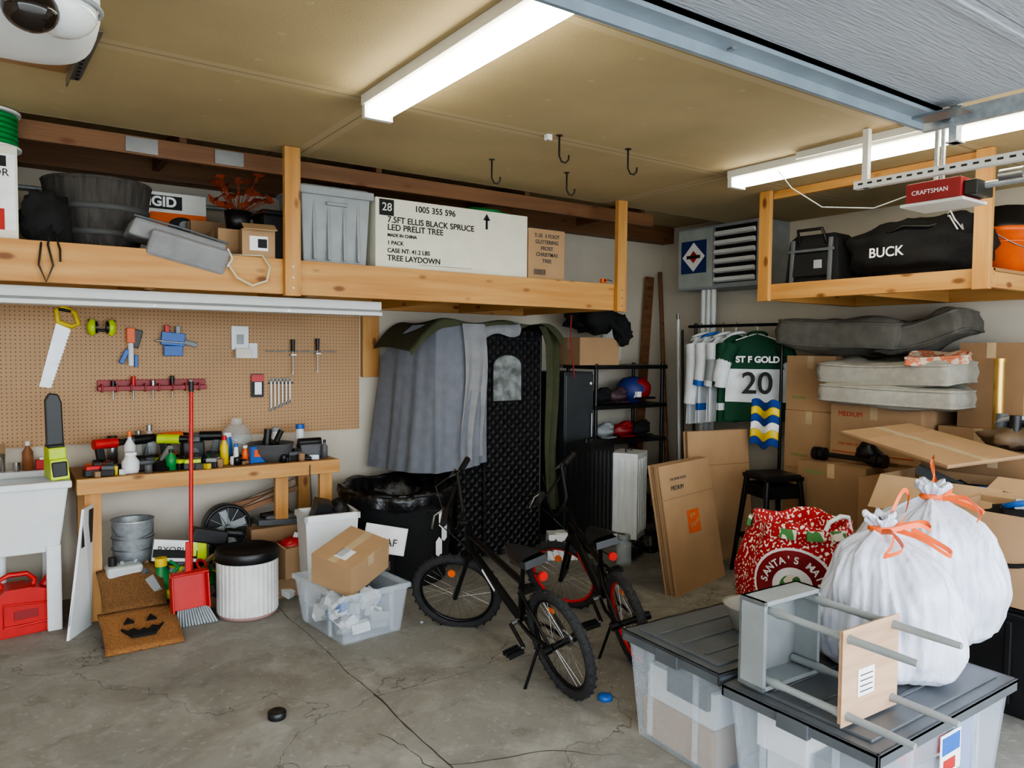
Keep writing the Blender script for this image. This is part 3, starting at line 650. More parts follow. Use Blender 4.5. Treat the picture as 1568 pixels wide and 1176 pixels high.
    for s in (-1,1):
        b.cyl((s*(barw-.11),s0.y-.045,zb),(s*(barw+.01),s0.y-.062,zb),.017,BLK); b.tube([(s*(barw-.13),s0.y-.03,zb),(s*(barw-.12),s0.y+.03,zb-.02),(s*(barw-.02),s0.y+.02,zb-.03)],.005,STL)
        b.tube([(s*(barw-.13),s0.y,zb),(s*.12,s0.y+.10,zb-.02),(0,s0.y+.08,s0.z-.05),(0,s0.y,.5)],.003,BLK,seg=5)
    b.cyl(fh+Vector((-.006,-.02,R-.13)),fh+Vector((.006,-.02,R-.13)),.022,ORG)
    b.T=Matrix.Identity(4)
    return b.done(name)
bike('bicycle',(2.25,2.73,.0),-5,-13,50,1.02,.265,BLKM,BLKM,barw=.31,hb=.93)
bike('bicycle',(2.74,2.77,.0),-21,-13,48,.94,.255,REDR,BLKM,barw=.28,hb=.93)
# ------------------------------------------------------------ floor bits
b=B(); b.lathe([(0,0),(.038,0),(.04,.005),(.04,.03),(.034,.034),(.02,.03),(0,.03)],BLK); b.done('hockey_puck',loc=(1.02,3.28,.0))
b=B(); b.lathe([(0,.006),(.02,.006),(.024,.0),(.034,.0),(.034,.018),(.026,.022),(0,.022)],BLU); b.done('blue_bottle_cap',loc=(2.36,2.60,.0))
B().ell((0,0,.006),(.02,.012,.007),LEAF,nz=.5).done('dry_leaf',loc=(1.22,2.62,.0))
B().ell((0,0,.008),(.012,.012,.009),GRYP,nz=.4).done('pebble',loc=(2.1,3.95,.0))
# ------------------------------------------------------------ back corner stuff
b=B(); b.box((0,0,.10),(.24,.17,.20),WHP,tp=.92); b.cyl((0,-.02,.2),(0,-.02,.215),.06,WHP); b.torus((0,0,.20),.05,.01,WHP,axis=(0,1,0),seg=16,a0=0,a1=180); b.box((-.07,-.084,.13),(.05,.004,.05),REDP); b.done('white_cooler',loc=(3.70,4.62,.0),rz=-30,bevel=.02)
b=B(); b.bx(-.16,.16,-.25,.25,.03,1.46,M('cabinet_charcoal',(.20,.21,.22),rough=.35)); b.bx(-.155,.155,-.265,-.25,.05,.72,DGRY); b.bx(-.155,.155,-.265,-.25,.74,1.44,M('cabinet_door_dark',(.23,.24,.25),rough=.3)); b.cyl((.12,-.285,.80),(.12,-.285,1.1),.008,STL); b.cyl((.12,-.27,1.36),(.12,-.267,1.36),.012,WTXT)
for x in (-.13,.13): b.bx(x-.02,x+.02,-.2,.2,0,.03,BLK)
b.done('tall_storage_locker',loc=(4.18,5.25,0),bevel=.006)
b=B(); X0,X1,Y0,Y1=4.40,5.26,5.03,5.45
for x in (X0,X1-.03):
    for y in (Y0,Y1-.03): b.cyl((x+.015,y+.015,0),(x+.015,y+.015,1.53),.018,BLK)
for z in (.10,.46,.80,1.12,1.48):
    b.bx(X0-.02,X1+.02,Y0-.02,Y1+.02,z,z+.035,BLK)
b.done('shelving_rack',bevel=.004)
carton('storage_carton',4.22,4.68,5.04,5.34,1.517,1.76,CARD)
b=B(); b.ell((0,0,.1),(.28,.20,.12),BLKF,nz=.5,nf=5,seg=28,rings=16); b.ell((.18,-.16,.0),(.1,.06,.12),BLKF,nz=.5); b.ell((-.1,-.15,.1),(.16,.1,.11),BLKF,nz=.4); b.tube([(-.2,-.1,.15),(-.05,-.22,.1),(.1,-.22,.0),(.22,-.16,-.1)],.035,BLKF); b.done('black_jacket',loc=(4.52,5.18,1.82))
b=B(); b.ell((0,0,.12),(.14,.16,.13),M('helmet_blue',(.15,.2,.45)),nz=.1); b.ell((.04,-.06,.13),(.11,.11,.11),DRED,nz=.2); b.box((-.05,-.13,.08),(.05,.05,.06),WTXT); b.box((.03,-.15,.05),(.22,.05,.02),BLK); b.done('bike_helmet',loc=(5.0,5.2,1.157))
for (x,z,m) in ((4.62,.837,GRYP),(4.86,.837,DRED),(5.08,.837,BLKF),(4.55,.497,BLK),(4.95,.497,M('skate_grey',(.3,.3,.33))),(5.1,.137,BLK),(4.6,.137,DGRY),(4.58,1.157,BLKF),(4.78,1.157,M('clothes_dark',(.28,.2,.22)))):
    b=B(); b.ell((0,0,.06),(.12,.10,.06),m,nz=.5,seg=18); b.ell((.05,-.02,.1),(.07,.06,.05),m,nz=.5); b.box((.0,-.11,.02),(.14,.07,.012),m,rot=(0,0,10)); b.done('brimmed_cap',loc=(x,5.2,z))
def suitcase(name,loc,rz,w,d,h,m):
    b=B(); b.box((0,0,h/2+.04),(w,d,h-.06),m)
    for i in range(5): b.box((-w*.36+i*w*.18,-d/2-.003,h/2+.04),(.012,.008,h*.8),m)
    for i in range(4): b.box((-w/2-.003,-d*.33+i*d*.22,h/2+.04),(.008,.02,h*.8),m)
    for x in(-1,1):
        for y in (-1,1): b.cyl((x*w*.4,y*d*.35-.01,.022),(x*w*.4,y*d*.35+.01,.022),.022,BLK)
    b.tube([(-.08,0,h),(-.08,0,h+.04),(.08,0,h+.04),(.08,0,h)],.01,BLK); return b.done(name,loc=loc,rz=rz,bevel=.025)
suitcase('white_suitcase',(4.46,4.66,.001),30,.30,.24,.78,WHP)
suitcase('black_suitcase',(4.08,4.72,.001),20,.38,.24,.88,BLK)
b=B()
for s in (-1,1): b.cyl((s*.06,0,.06),(s*.12,0,.06),.058,BLK,seg=6); b.cyl((s*.05,0,.06),(s*.06,0,.06),.04,BLK,seg=12)
b.cyl((-.06,0,.06),(.06,0,.06),.015,STL); b.done('dumbbell',loc=(4.20,4.30,.0),rz=30)
b=B()
for s in (-1,1): b.cyl((0,0,.09+s*.05),(0,0,.09+s*.09),.055,BLK,seg=6)
b.cyl((0,0,.05),(0,0,.13),.015,STL); b.done('dumbbell',loc=(4.42,4.35,.0))
b=B(); b.lathe([(0,0),(.055,0),(.06,.02),(.06,.18),(.045,.2),(.045,.21)],GLS); b.cyl((0,0,.205),(0,0,.235),.05,GRYP); b.done('plastic_jar',loc=(3.98,4.2,.0))
b=B(); b.ell((0,0,.05),(.25,.14,.06),BLKF,nz=.6,seg=24); b.ell((.15,.08,.07),(.16,.12,.08),BLKF,nz=.6); b.tube([(-.2,0,.06),(-.1,-.1,.10),(.05,-.12,.05),(.2,-.05,.09)],.012,BLK); b.done('black_shoes_pile',loc=(4.70,4.33,.0))
b=B(); b.bx(5.40,XW-.002,4.08,5.01,2.22,H+.0-.002,GRYP); b.bx(5.388,5.40,4.60,5.0,2.24,2.77,M('cabinet_face',(.66,.69,.67),rough=.5))
b.bx(5.395,5.40,4.12,4.57,2.26,2.76,BLK)
for i in range(6): b.box((5.385,4.345,2.29+i*.082),(.04,.43,.035),WHP,rot=(0,18,0))
b.done('wall_utility_cabinet',bevel=.004)
b=B(); b.box((5.385,4.81,2.52),(.003,.30,.30),M('sticker_navy',(.12,.20,.42))); b.box((5.383,4.81,2.52),(.003,.19,.19),WTXT,rot=(45,0,0)); b.box((5.381,4.81,2.52),(.003,.08,.08),RTXT,rot=(45,0,0)); b.box((5.380,4.81,2.52),(.003,.16,.03),BLKT,rot=(0,0,0)); b.done('sticker_emblem')
b=B()
for y in (4.78,4.72,4.66): b.cyl((5.5,y,0),(5.5,y,2.22),.024,WHP)
for z in (.8,1.6): b.bx(5.50,5.55,4.62,4.82,z,z+.03,STL)
b.done('white_conduit_pipes')
b=B(); b.cyl((5.32,5.0,0),(5.66,5.5,2.45),.022,WR,seg=6); b.box((5.45,5.52,1.2),(.09,.04,2.4),WR,rot=(0,4,0)); b.done('leaning_lumber')
b=B(); b.cyl((5.34,4.88,0),(5.40,5.0,1.95),.014,WHP); b.cyl((5.38,4.87,0),(5.46,5.0,1.85),.012,BLK); b.cyl((5.40,5.0,1.95),(5.403,5.006,2.0),.018,STL); b.done('curtain_rods')
b=B(); b.bx(4.95,5.2,YW-.03,YW-.002,1.55,1.95,WHG); b.bx(4.97,5.18,YW-.035,YW-.03,1.57,1.93,WHP); b.done('electrical_panel',bevel=.004)
# ------------------------------------------------------------ garment rack + jerseys
b=B(); rx=5.22
b.tube([(rx,4.62,.02),(rx,4.62,1.86)],.013,BLKM); b.tube([(rx,3.72,.02),(rx,3.72,1.86)],.013,BLKM); b.cyl((rx,4.70,1.87),(rx,3.66,1.87),.013,BLKM)
for y in (4.62,3.72): b.cyl((rx-.22,y,.02),(rx+.22,y,.02),.014,BLKM); b.ell((rx,y,1.88),(.02,.02,.02),BLK)
b.cyl((rx,4.62,.3),(rx,3.72,.3),.01,BLKM); b.done('garment_rack')
def jersey(name,loc,rz,body,low,slv,band,txt=None,w=.26,h=.72,sl=.34,th=.05,flare=.05):
    b=B()
    b.tube([(0,0,.0),(0,0,-.05),(-.17,0,-.11)],.005,WHP,seg=6); b.tube([(0,0,-.05),(.17,0,-.11)],.005,WHP,seg=6); b.torus((0,0,.022),.022,.003,STL,axis=(0,1,0),seg=12,a0=-90,a1=150)
    def bd(sgn):
        def f(u,v):
            hw=.09+(w-.09)*min(1,(v/.14))
            if v>.14: hw=w*(.93+.07*v)
            x=(u-.5)*2*hw; z=-.06-h*v
            if v<.14: z=-.06-h*v*.8-.05*abs(u-.5)
            y=sgn*(th*math.cos((u-.5)*math.pi)*(.5+.5*v)+.014*math.sin(u*16+v*2)*v); return (x,y,z)
        return f
    bands=[(0,.40,body),(.40,.78,low),(.78,.86,band),(.86,1,body)]
    for s in (-1,1):
        for v0,v1,m in bands:
            f=bd(s); b.grid(lambda u,v:f(u,v0+(v1-v0)*v),24,8,m)
        n=8
        for k in range(n):
            t0,t1=k/n,(k+1)/n; m=body if t0<.3 else (slv if t0<.86 else band)
            P=lambda t: Vector((s*(w-.05+flare*math.sin(t*1.6)),-.02-.02*math.sin(t*3),-.15-sl*t))
            b.cyl(P(t0),P(t1+.02),.072-.018*t0,m,r1=.072-.018*t1,seg=12,cap=False)
    b.torus((0,0,-.065),.075,.012,band,axis=(0,.3,1),seg=20)
    o=b.done(name,loc=loc,rz=rz)
    if txt:
        R=Matrix.Rotation(D(rz),4,'Z')
        for s,sz,dz,m in txt:
            p=Vector(loc)+R@Vector((0,-th-.045,dz)); text(o,s,sz,p,(90,0,rz),m,'CENTER',bold=.003)
    return o
jersey('hockey_jersey',(5.22,3.96,1.852),-48,DGRN,JWH,JWH,DGRN,[('ST F GOLD',.07,-.27,WTXT),('20',.25,-.47,BLKT)],w=.25,h=.72,flare=.10)
jersey('hockey_jersey',(5.20,4.16,1.852),-5,DGRN,DGRN,JWH,JWH,None,w=.2,h=.74)
jersey('hockey_jersey',(5.20,4.30,1.852),5,JWH,JWH,GRYP,JWH,None,w=.2,h=.74)
jersey('hockey_jersey',(5.20,4.43,1.852),8,JWH,JWH,JWH,BLU,None,w=.2,h=.76)
jersey('hockey_jersey',(5.20,4.54,1.852),10,JWH,JWH,JWH,JWH,None,w=.2,h=.78,sl=.5)
b=B()
def tw(u,v): return (-.03*math.sin(u*6)-.02*v,(u-.5)*.24,.36*(.5-v)+.02*math.sin(u*9))
def band_(v0,v1,m): b.grid(lambda u,v: tw(u,v0+(v1-v0)*v),14,5,m)
TBL=M('towel_blue',(.10,.25,.55),rough=.9)
for k,m in enumerate((TBL,YEL,TBL,WTXT,YEL,TBL)): band_(k/6,(k+1)/6,m)
b.done('striped_towel',loc=(5.0,3.70,1.08),rz=10,solid=.012)
# ------------------------------------------------------------ flattened cartons leaning
def lean(name,p0,p1,h,dy,m,th=.012,n=1):
    b=B(); a=Vector((*p0,0)); c=Vector((*p1,0)); t=(c-a).normalized(); nrm=Vector((-t.y,t.x,0))
    for i in range(n):
        o=nrm*(i*(th+.006)); k=Vector((0,0,0))+t*random.uniform(-.02,.02)
        v=[a+o+k,c+o+k,c+o+nrm*dy+Vector((0,0,h))+k,a+o+nrm*dy+Vector((0,0,h))+k]; w=[q+nrm*th for q in v]
        b.add(v+w,[(0,1,2,3),(7,6,5,4),(0,4,5,1),(1,5,6,2),(2,6,7,3),(3,7,4,0)],m if i%2==0 else CARD2)
        b.add([v[3]+(v[0]-v[3])*.26-nrm*.001,v[2]+(v[1]-v[2])*.26-nrm*.001,v[2]+(v[1]-v[2])*.268-nrm*.001,v[3]+(v[0]-v[3])*.268-nrm*.001],[(0,1,2,3)],CARD2)
    return b.done(name),a,t,nrm
o,a,t,nrm=lean('flattened_cardboard_boxes',(3.76,3.44),(4.42,3.58),.86,.16,CARD,n=5)
ang=math.degrees(math.atan2(t.y,t.x)); tilt=90-math.degrees(math.atan2(.16,.86))
for s,sz,k,z,m in (('MEDIUM',.045,.10,.70,GRYT),('THE HOME DEPOT',.026,.10,.76,GRYT)):
    p=a+t*k+nrm*(.16*z/.86-.004)+Vector((0,0,z)); text(o,s,sz,p,(tilt,0,ang),m)
bb=B(); c0=a+t*.34+nrm*(.16*.45/.86-.004)+Vector((0,0,.45)); up=(nrm*.16+Vector((0,0,.86))).normalized()
bb.add([c0-t*.08-up*.08,c0+t*.08-up*.08,c0+t*.08+up*.08,c0-t*.08+up*.08],[(0,1,2,3)],OTXT); q=bb.done('orange_logo'); par(q,o)
text(o,'the',.05,c0-nrm*.004-t*.05+up*.035,(tilt,-20,ang),CARDI); text(o,'depot',.05,c0-nrm*.004-t*.06-up*.03,(tilt,-20,ang),CARDI)
lean('flattened_cardboard_boxes',(4.42,3.90),(5.02,3.80),1.02,.1,CARD,n=3)
b=B(); b.box((0,0,.735),(.31,.31,.03),BLKM); b.box((0,0,.755),(.29,.29,.02),BLKM,tp=.95)
for sx in(-1,1):
    for sy in(-1,1): b.cyl((sx*.13,sy*.13,.73),(sx*.2,sy*.2,.0),.022,BLKM,r1=.016,seg=8)
for s in (-1,1): b.box((s*.17,0,.28),(.012,.33,.03),BLKM); b.box((0,s*.17,.28),(.33,.012,.03),BLKM); b.box((s*.145,0,.64),(.008,.27,.09),BLKM); b.box((0,s*.145,.64),(.27,.008,.09),BLKM)
b.done('metal_bar_stool',loc=(4.70,3.40,.0),rz=-20,bevel=.006)
# ------------------------------------------------------------ box wall
def mv(name,x0,x1,y0,y1,z0,z1,label=None,lm=GTAPE,m=CARD,tm=None,sub=None):
    o=carton(name,x0,x1,y0,y1,z0,z1,m,tm=tm)
    if label: text(o,label,.05,(x0-.003,y1-.06,z1-.07),FX,lm)
    if sub: text(o,sub,.028,(x0-.003,y1-.06,z0+.10),FX,lm)
    return o
mv('moving_box',5.20,5.70,3.24,3.66,0,.37,None); mv('moving_box',5.20,5.70,3.24,3.66,.371,.74,'U-HAUL')
mv('moving_box',5.20,5.70,3.24,3.66,.742,1.19,None,sub='SMALL BOX'); mv('moving_box',5.22,5.70,3.25,3.67,1.192,1.62,None,sub='KITCHEN')
mv('moving_box',5.15,5.75,2.56,3.22,0,.44); mv('moving_box',5.15,5.75,2.56,3.22,.442,.88)
o=mv('moving_box',5.13,5.73,2.56,3.22,.882,1.27,'MEDIUM',RTXT,sub='THIS SIDE UP')
q=B().bx(5.126,5.129,2.6,3.2,.92,.925,RTXT).done('print_line'); par(q,o)
mv('moving_box',5.30,5.76,2.02,2.53,0,.58); mv('moving_box',5.30,5.76,2.02,2.53,.582,1.16); mv('moving_box',5.32,5.76,2.03,2.42,1.162,1.72,None,m=CARD2)
mv('moving_box',4.86,5.12,2.80,3.30,0,.43); mv('moving_box',4.86,5.12,2.78,3.30,.432,.86,'Kitchen',m=CARD2)
mv('moving_box',4.74,5.10,2.40,2.76,0,.45,m=CARD2); mv('moving_box',4.74,5.10,2.42,2.76,.452,.82)
b=B(); b.cyl((0,-.25,.045),(0,.25,.045),.018,BLK)
for y in (-.25,-.2,.2,.25): b.cyl((0,y-.02,.047),(0,y+.02,.047),.047,BLK,seg=16)
b.ell((.03,-.12,.09),(.06,.08,.07),BLK,nz=.4); b.tube([(.02,-.1,.1),(.0,-.18,.14),(.0,-.26,.08)],.012,BLK); b.done('adjustable_dumbbell_set',loc=(4.98,2.98,.862))
def cushion(name,loc,d,m,rot=(0,0,0),sag=.02,lump=.012,sy=4,ph=0):
    b=B(); X,Y,Z=d
    def edge(u,v): return (1-abs(2*u-1)**8)*(1-abs(2*v-1)**8)
    def top(sg):
        def g(u,v):
            x=(u-.5)*X; y=(v-.5)*Y; e=max(0,edge(u,v)); s_=sag*math.sin(u*3.1+.5)*math.cos(v*sy+ph)
            n=mn.noise(Vector((u*3,v*3,Z*10+sg)))*lump*2
            return (x*(1+.03*math.sin(v*9+ph)),y,sg*(Z*.34+Z*.16*e**.5+n*e)+s_)
        return g
    b.grid(top(1),32,32,m); b.grid(top(-1),32,32,m)
    per=[]
    n=24
    for i in range(n): per.append((i/n,0))
    for i in range(n): per.append((1,i/n))
    for i in range(n): per.append((1-i/n,1))
    for i in range(n): per.append((0,1-i/n))
    ru=[Vector(top(1)(u,v)) for u,v in per]; rd=[Vector(top(-1)(u,v)) for u,v in per]
    mid=[]
    for p,q in zip(ru,rd):
        c=(p+q)/2; o2=Vector((c.x,c.y,0)).normalized()*Z*.10; mid.append(c+o2)
    k=len(per); vs=ru+mid+rd
    b.add(vs,[(r*k+i,r*k+(i+1)%k,(r+1)*k+(i+1)%k,(r+1)*k+i) for r in (0,1) for i in range(k)],m,True)
    b.tube(ru,.010,m,6,True); b.tube(rd,.010,m,6,True)
    return b.done(name,loc=loc,rot=[D(a) for a in rot])
cushion('patio_cushion',(5.38,3.20,1.77),(.66,.88,.24),CUSH,(5,2,4),sag=.035,lump=.03)
cushion('patio_cushion',(5.44,2.70,1.80),(.54,.54,.20),CUSH,(-14,-3,8),sag=.04,lump=.03,ph=1)
cushion('patio_cushion',(5.30,2.78,1.51),(.60,.94,.18),CUSH2,(0,-2,-3),sag=.02,lump=.035,sy=5); cushion('patio_cushion',(5.25,2.76,1.355),(.60,.90,.15),CUSH2,(0,0,4),sag=.012,lump=.02,ph=2)
cushion('throw_pillow',(5.12,2.46,1.615),(.26,.35,.06),M('patterned_pillow',(.78,.45,.32),var=0,col2=(.82,.75,.66),scale=22,lo=.48,hi=.52,rough=.9),(0,-6,20))
def opencarton(name,loc,d,rz,flaps,m=CARD):
    w,dp,h=d; b=B(); t=.006
    b.box((0,0,t/2),(w,dp,t),m)
    for s in (-1,1): b.box((s*(w/2-t/2),0,h/2),(t,dp,h),m); b.box((0,s*(dp/2-t/2),h/2),(w,t,h),m)
    L=dp*.36
    for k,a in enumerate(flaps):
        if a is None: continue
        if k<2:
            s=(-1,1)[k]; b.box((0,s*(dp/2+L/2*math.cos(D(a))),h+L/2*math.sin(D(a))),(w,L,t),CARDI,rot=(s*a,0,0))
        else:
            s=(-1,1)[k-2]; b.box((s*(w/2+L/2*math.cos(D(a))),0,h+L/2*math.sin(D(a))),(L,dp,t),CARDI,rot=(0,-s*a,0))
    return b.done(name,loc=loc,rz=rz)
mv('moving_box',4.22,4.66,1.72,2.34,0,.55,m=CARD2)
opencarton('open_cardboard_box',(4.44,2.02,.552),(.44,.62,.40),4,(-10,None,-50,None))
b=B(); b.ell((0,0,.08),(.16,.22,.12),BLKF,nz=.5,seg=24); b.box((.05,.1,.2),(.05,.3,.05),DGRY,rot=(20,0,10)); b.torus((0,-.1,.18),.09,.012,BLU,axis=(.2,.2,1)); b.done('black_camping_gear',loc=(4.44,2.0,.72))
B().box((0,0,.0),(.54,.80,.012),CARD).box((0,0,-.010),(.54,.80,.008),CARD2).box((-.0,0,.007),(.05,.78,.002),TAPE).box((0,.2,.007),(.5,.003,.002),CARD2).done('cardboard_sheet',loc=(4.52,2.22,1.12),rot=(D(7),D(-4),D(-18)))
b=B(); b.ell((0,0,.06),(.2,.2,.07),M('misc_brown',(.40,.33,.26)),nz=.5,seg=24); b.torus((.05,0,.12),.10,.018,BLK,axis=(.3,0,1)); b.torus((0,.06,.15),.08,.015,GRYP,axis=(.3,.3,1)); b.box((0,-.1,.12),(.3,.04,.04),DGRY,rot=(5,10,30)); b.cyl((-.05,.1,.1),(-.05,.1,.2),.03,DGRY); b.cyl((-.12,0,.1),(-.12,0,.2),.03,BLK); b.done('camping_gear_pile',loc=(4.90,1.86,1.10))
mv('moving_box',4.74,5.08,1.55,2.36,0,1.09,m=CARD2)
b=B(); b.cyl((0,0,0),(0,0,1.60),.030,BRASS,seg=20); b.cyl((0,0,1.60),(0,0,1.62),.034,BRASS,seg=20); b.lathe([(0,0),(.06,0),(.06,.012),(.03,.03)],BRASS); b.done('brass_pole',loc=(5.19,2.12,.0))
b=B(); tub(b,-.22,.22,-.31,.31,0,.46,BLK,.012,.03); b.bx(-.24,.24,-.33,.33,.46,.485,BLK); b.bx(-.2,.2,-.29,.29,.485,.497,BLKF)
for k in (-.2,0,.2): b.box((-.215,k,.25),(.012,.03,.38),BLK)
b.done('black_storage_tote',loc=(3.98,1.46,0),bevel=.006)
o=opencarton('open_shipping_box',(3.98,1.48,.50),(.42,.60,.42),0,(None,None,None,20))
b=B(); b.tube([(3.766,1.66-.34*i/12,.75-.06*math.sin(math.pi*i/12)) for i in range(13)],[.004+.008*math.sin(math.pi*i/12) for i in range(13)],BLKT,seg=6); b.tube([(3.766,1.35,.79),(3.766,1.31,.765),(3.766,1.325,.72)],.007,BLKT,seg=6); q=b.done('smile_mark'); par(q,o)
b=B(); b.ell((0,0,.12),(.15,.2,.08),BLKF,nz=.5,seg=20); b.torus((0,0,.2),.1,.014,BLU,axis=(.2,.3,1)); b.box((0,.05,.18),(.2,.04,.05),GRYP,rot=(10,20,30)); b.done('box_of_gear',loc=(3.98,1.48,.74))
# ------------------------------------------------------------ gift bag
b=B()
def sdisp(a,t,r,z): return (r*(1+.05*math.sin(a*5+z*6)+.03*math.sin(a*11-z*9)),z+.015*math.sin(a*4))
b.lathe([(0,0),(.26,.0),(.30,.04),(.32,.25),(.315,.5),(.28,.66),(.25,.70)],FABR,seg=64,disp=sdisp)
b.lathe([(.25,.70),(.24,.77),(.23,.775),(.22,.74),(.20,.66),(0,.64)],FABR,seg=64,disp=sdisp)
for a in (200,228,255,20,120):
    a=D(a); c=Vector((.262*math.cos(a),.262*math.sin(a),.735)); b.box(c,(.02,.08,.05),FABG,rot=(0,-12,math.degrees(a)))
b.tube([(-.12,-.2,.72),(-.10,-.22,.80),(0,-.22,.82),(.10,-.2,.80),(.12,-.2,.72)],.012,WHP)
AD=208
def disk(R,off,m,zc=.50,rr0=.335):
    dirn=Vector((math.cos(D(AD)),math.sin(D(AD)),0)); tt=Vector((-dirn.y,dirn.x,0)); vs=[];n=32; rr=rr0+off
    for i in range(n):
        a=2*math.pi*i/n; u=R*math.cos(a); w=R*math.sin(a)
        vs.append(dirn*math.sqrt(max(.0,rr*rr-u*u))+tt*u+Vector((0,0,zc+w)))
    b.add([dirn*rr+Vector((0,0,zc))]+vs,[(0,i+1,(i+1)%n+1) for i in range(n)],m,True)
disk(.19,.012,WTXT); disk(.178,.017,DRED); disk(.095,.022,WTXT); disk(.06,.027,FABG)
o=b.done('christmas_gift_bag',loc=(3.52,2.36,.0))
dirn=Vector((math.cos(D(AD)),math.sin(D(AD)),0)); tt=Vector((-dirn.y,dirn.x,0))
word="SANTA'S MAIL"
for i,chh in enumerate(word):
    th=172-164*i/(len(word)-1); u=.133*math.cos(D(th)); w=.133*math.sin(D(th))
    rr=.366; p=Vector((3.52,2.36,0))+dirn*math.sqrt(rr*rr-u*u)+tt*u+Vector((0,0,.50+w))
    text(o,chh,.048,p,(90,-(th-90),AD+90+math.degrees(math.asin(u/rr))),WTXT,'CENTER',bold=.001)
# ------------------------------------------------------------ front totes
f1=[((0,0,.17),(.54,.36,.30),WHP),((-.2,.0,.10),(.18,.38,.16),CARD),((-.24,-.05,.3),(.1,.22,.1),BLKF),((0,-.19,.2),(.3,.02,.2),WTXT)]
tote('storage_tote',2.22,2.88,1.80,2.30,.44,True,rz=-2,fill=f1)
f2=[((-.1,0,.14),(.5,.38,.24),WHP),((.25,0,.2),(.22,.4,.32),M('fabric_blue',(.35,.45,.68))),((-.28,-.12,.15),(.2,.2,.25),GCL),((.0,-.15,.28),(.4,.1,.12),DRED),((-.3,.1,.3),(.2,.2,.15),WTXT),((.02,-.2,.12),(.3,.03,.2),GCL2,(0,12,5))]
o=tote('storage_tote',2.20,3.12,1.20,1.75,.42,True,rz=0,fill=f2)
b=B(); b.bx(2.60,2.74,1.196,1.199,.22,.36,WTXT); b.bx(2.61,2.73,1.194,1.196,.29,.35,BLU); b.bx(2.62,2.70,1.194,1.196,.23,.27,RTXT); q=b.done('label'); par(q,o)
def tbag(loc,r,h,seed,sx=1,sy=1,rz=0,lx=0,ly=0):
    b=B(); random.seed(seed); ph=[random.uniform(0,6.28) for _ in range(6)]
    def dsp(a,t,rr,z):
        k=t**3; zz=z/h
        w=.05*math.sin(a*2+ph[0]+zz*3)+.03*math.sin(a*5+ph[1]-zz*6)+.11*k*math.sin(a*13+ph[2]+.6*math.sin(a*3))+.05*k*math.sin(a*29+ph[3])
        w+=.18*mn.noise(Vector((math.cos(a)*1.3,math.sin(a)*1.3,zz*2.2+seed)))
        w+=.11*mn.noise(Vector((math.cos(a)*3.5,math.sin(a)*3.5,zz*4+seed)))
        w+=.05*abs(mn.noise(Vector((math.cos(a)*8,math.sin(a)*8,zz*5+seed))))
        w+=.015*math.sin(a*37+4*mn.noise(Vector((math.cos(a)*2,math.sin(a)*2,zz*3))))*(.4+zz)
        return (rr*(1+w),z+.012*math.sin(a*5+ph[4])*zz)
    pr=[(0,0),(.55,0),(.86,.015),(1.0,.07),(1.06,.18),(1.04,.34),(1.0,.48),(.95,.60),(.86,.71),(.70,.80),(.46,.87),(.22,.92),(.11,.95),(.15,.98),(.25,1.03),(.23,1.05),(.05,.99)]
    P=[]
    for i in range(len(pr)-1):
        for k in range(4):
            f=k/4; P.append(((pr[i][0]*(1-f)+pr[i+1][0]*f)*r,(pr[i][1]*(1-f)+pr[i+1][1]*f)*h))
    n0=len(b.v); b.lathe(P,WFILM,seg=160,disp=dsp,sx=sx,sy=sy)
    for i in range(n0,len(b.v)):
        x,y,z=b.v[i]; f=(z/h)**2; b.v[i]=(x+lx*f,y+ly*f,z)
    T=Vector((lx,ly,0))
    def rb(pts,w=.02): b.ribbon([Vector(p)+T for p in pts],w,ORGF)
    b.torus(T+Vector((0,0,h*.95)),r*.14,.012,ORGF,axis=(.1,0,1),seg=20)
    rb([(-.05,-.03,h*.95),(-.10,-.10,h*.98),(-.16,-.13,h*.92),(-.19,-.12,h*.86),(-.12,-.15,h*.90),(-.03,-.06,h*.95)])
    rb([(.03,0,h*.95),(.05,-.02,h*1.08),(.10,-.03,h*1.20),(.14,-.03,h*1.16),(.10,-.04,h*1.04),(.02,-.05,h*.96)])
    rb([(.03,-.04,h*.95),(.02,-.14,h*.93),(.06,-.22,h*.84),(.10,-.20,h*.86),(.07,-.08,h*.96)])
    rb([(-.02,-.04,h*.95),(.08,-.10,h*.99),(.18,-.10,h*.93),(.20,-.06,h*.97),(.05,-.02,h*.96)])
    return b.done('white_trash_bag',loc=loc,rz=rz)
tbag((2.82,1.50,.449),.250,.56,5,1.0,.92,0,-.05,.02)
tbag((3.33,1.62,.449),.265,.62,9,1.08,1.0,40,-.05,0)
b=B()
def sidet():
    w=.32
    b.box((0,.006,w/2),(w,.012,w),GTX)
    for s in (-1,1): b.box((s*(w/2-.008),.055,w/2),(.016,.11,w),GTX)
    for z in (.008,w-.008): b.box((0,.055,z),(w,.11,.016),GTX)
    for sx in (-1,1):
        for z in (.035,w-.035):
            p=Vector((sx*(w/2-.035),.02,z))
            pts=[p+Vector((0,y,0)) for y in (0,.06,.10,.12,.16,.34,.37,.40,.42,.50,.60,.61)]
            b.tube(pts,[.014,.014,.014,.018,.0125,.0135,.019,.014,.013,.013,.011,.010],GTX,seg=12)
    b.box((0,.40,w/2),(w-.02,.016,w-.02),PLYP); b.box((0,.409,w/2),(w-.005,.003,w-.005),PLYP)
    b.box((.03,.4125,w/2-.03),(.09,.003,.09),WTXT)
    for i in range(4): b.box((.03,.4145,w/2-.06+i*.018),(.07,.001,.004),GRYT)
sidet()
b.done('side_table',loc=(2.37,1.72,.452),rot=(0,0,D(180-2)),bevel=.003)
b=B(); b.lathe([(0,0),(.07,0),(.11,.10),(.12,.11),(.10,.10),(.06,.015),(0,.012)],M('bowl_grey',(.62,.62,.60))); b.done('plastic_bowl',loc=(2.64,2.0,.47))
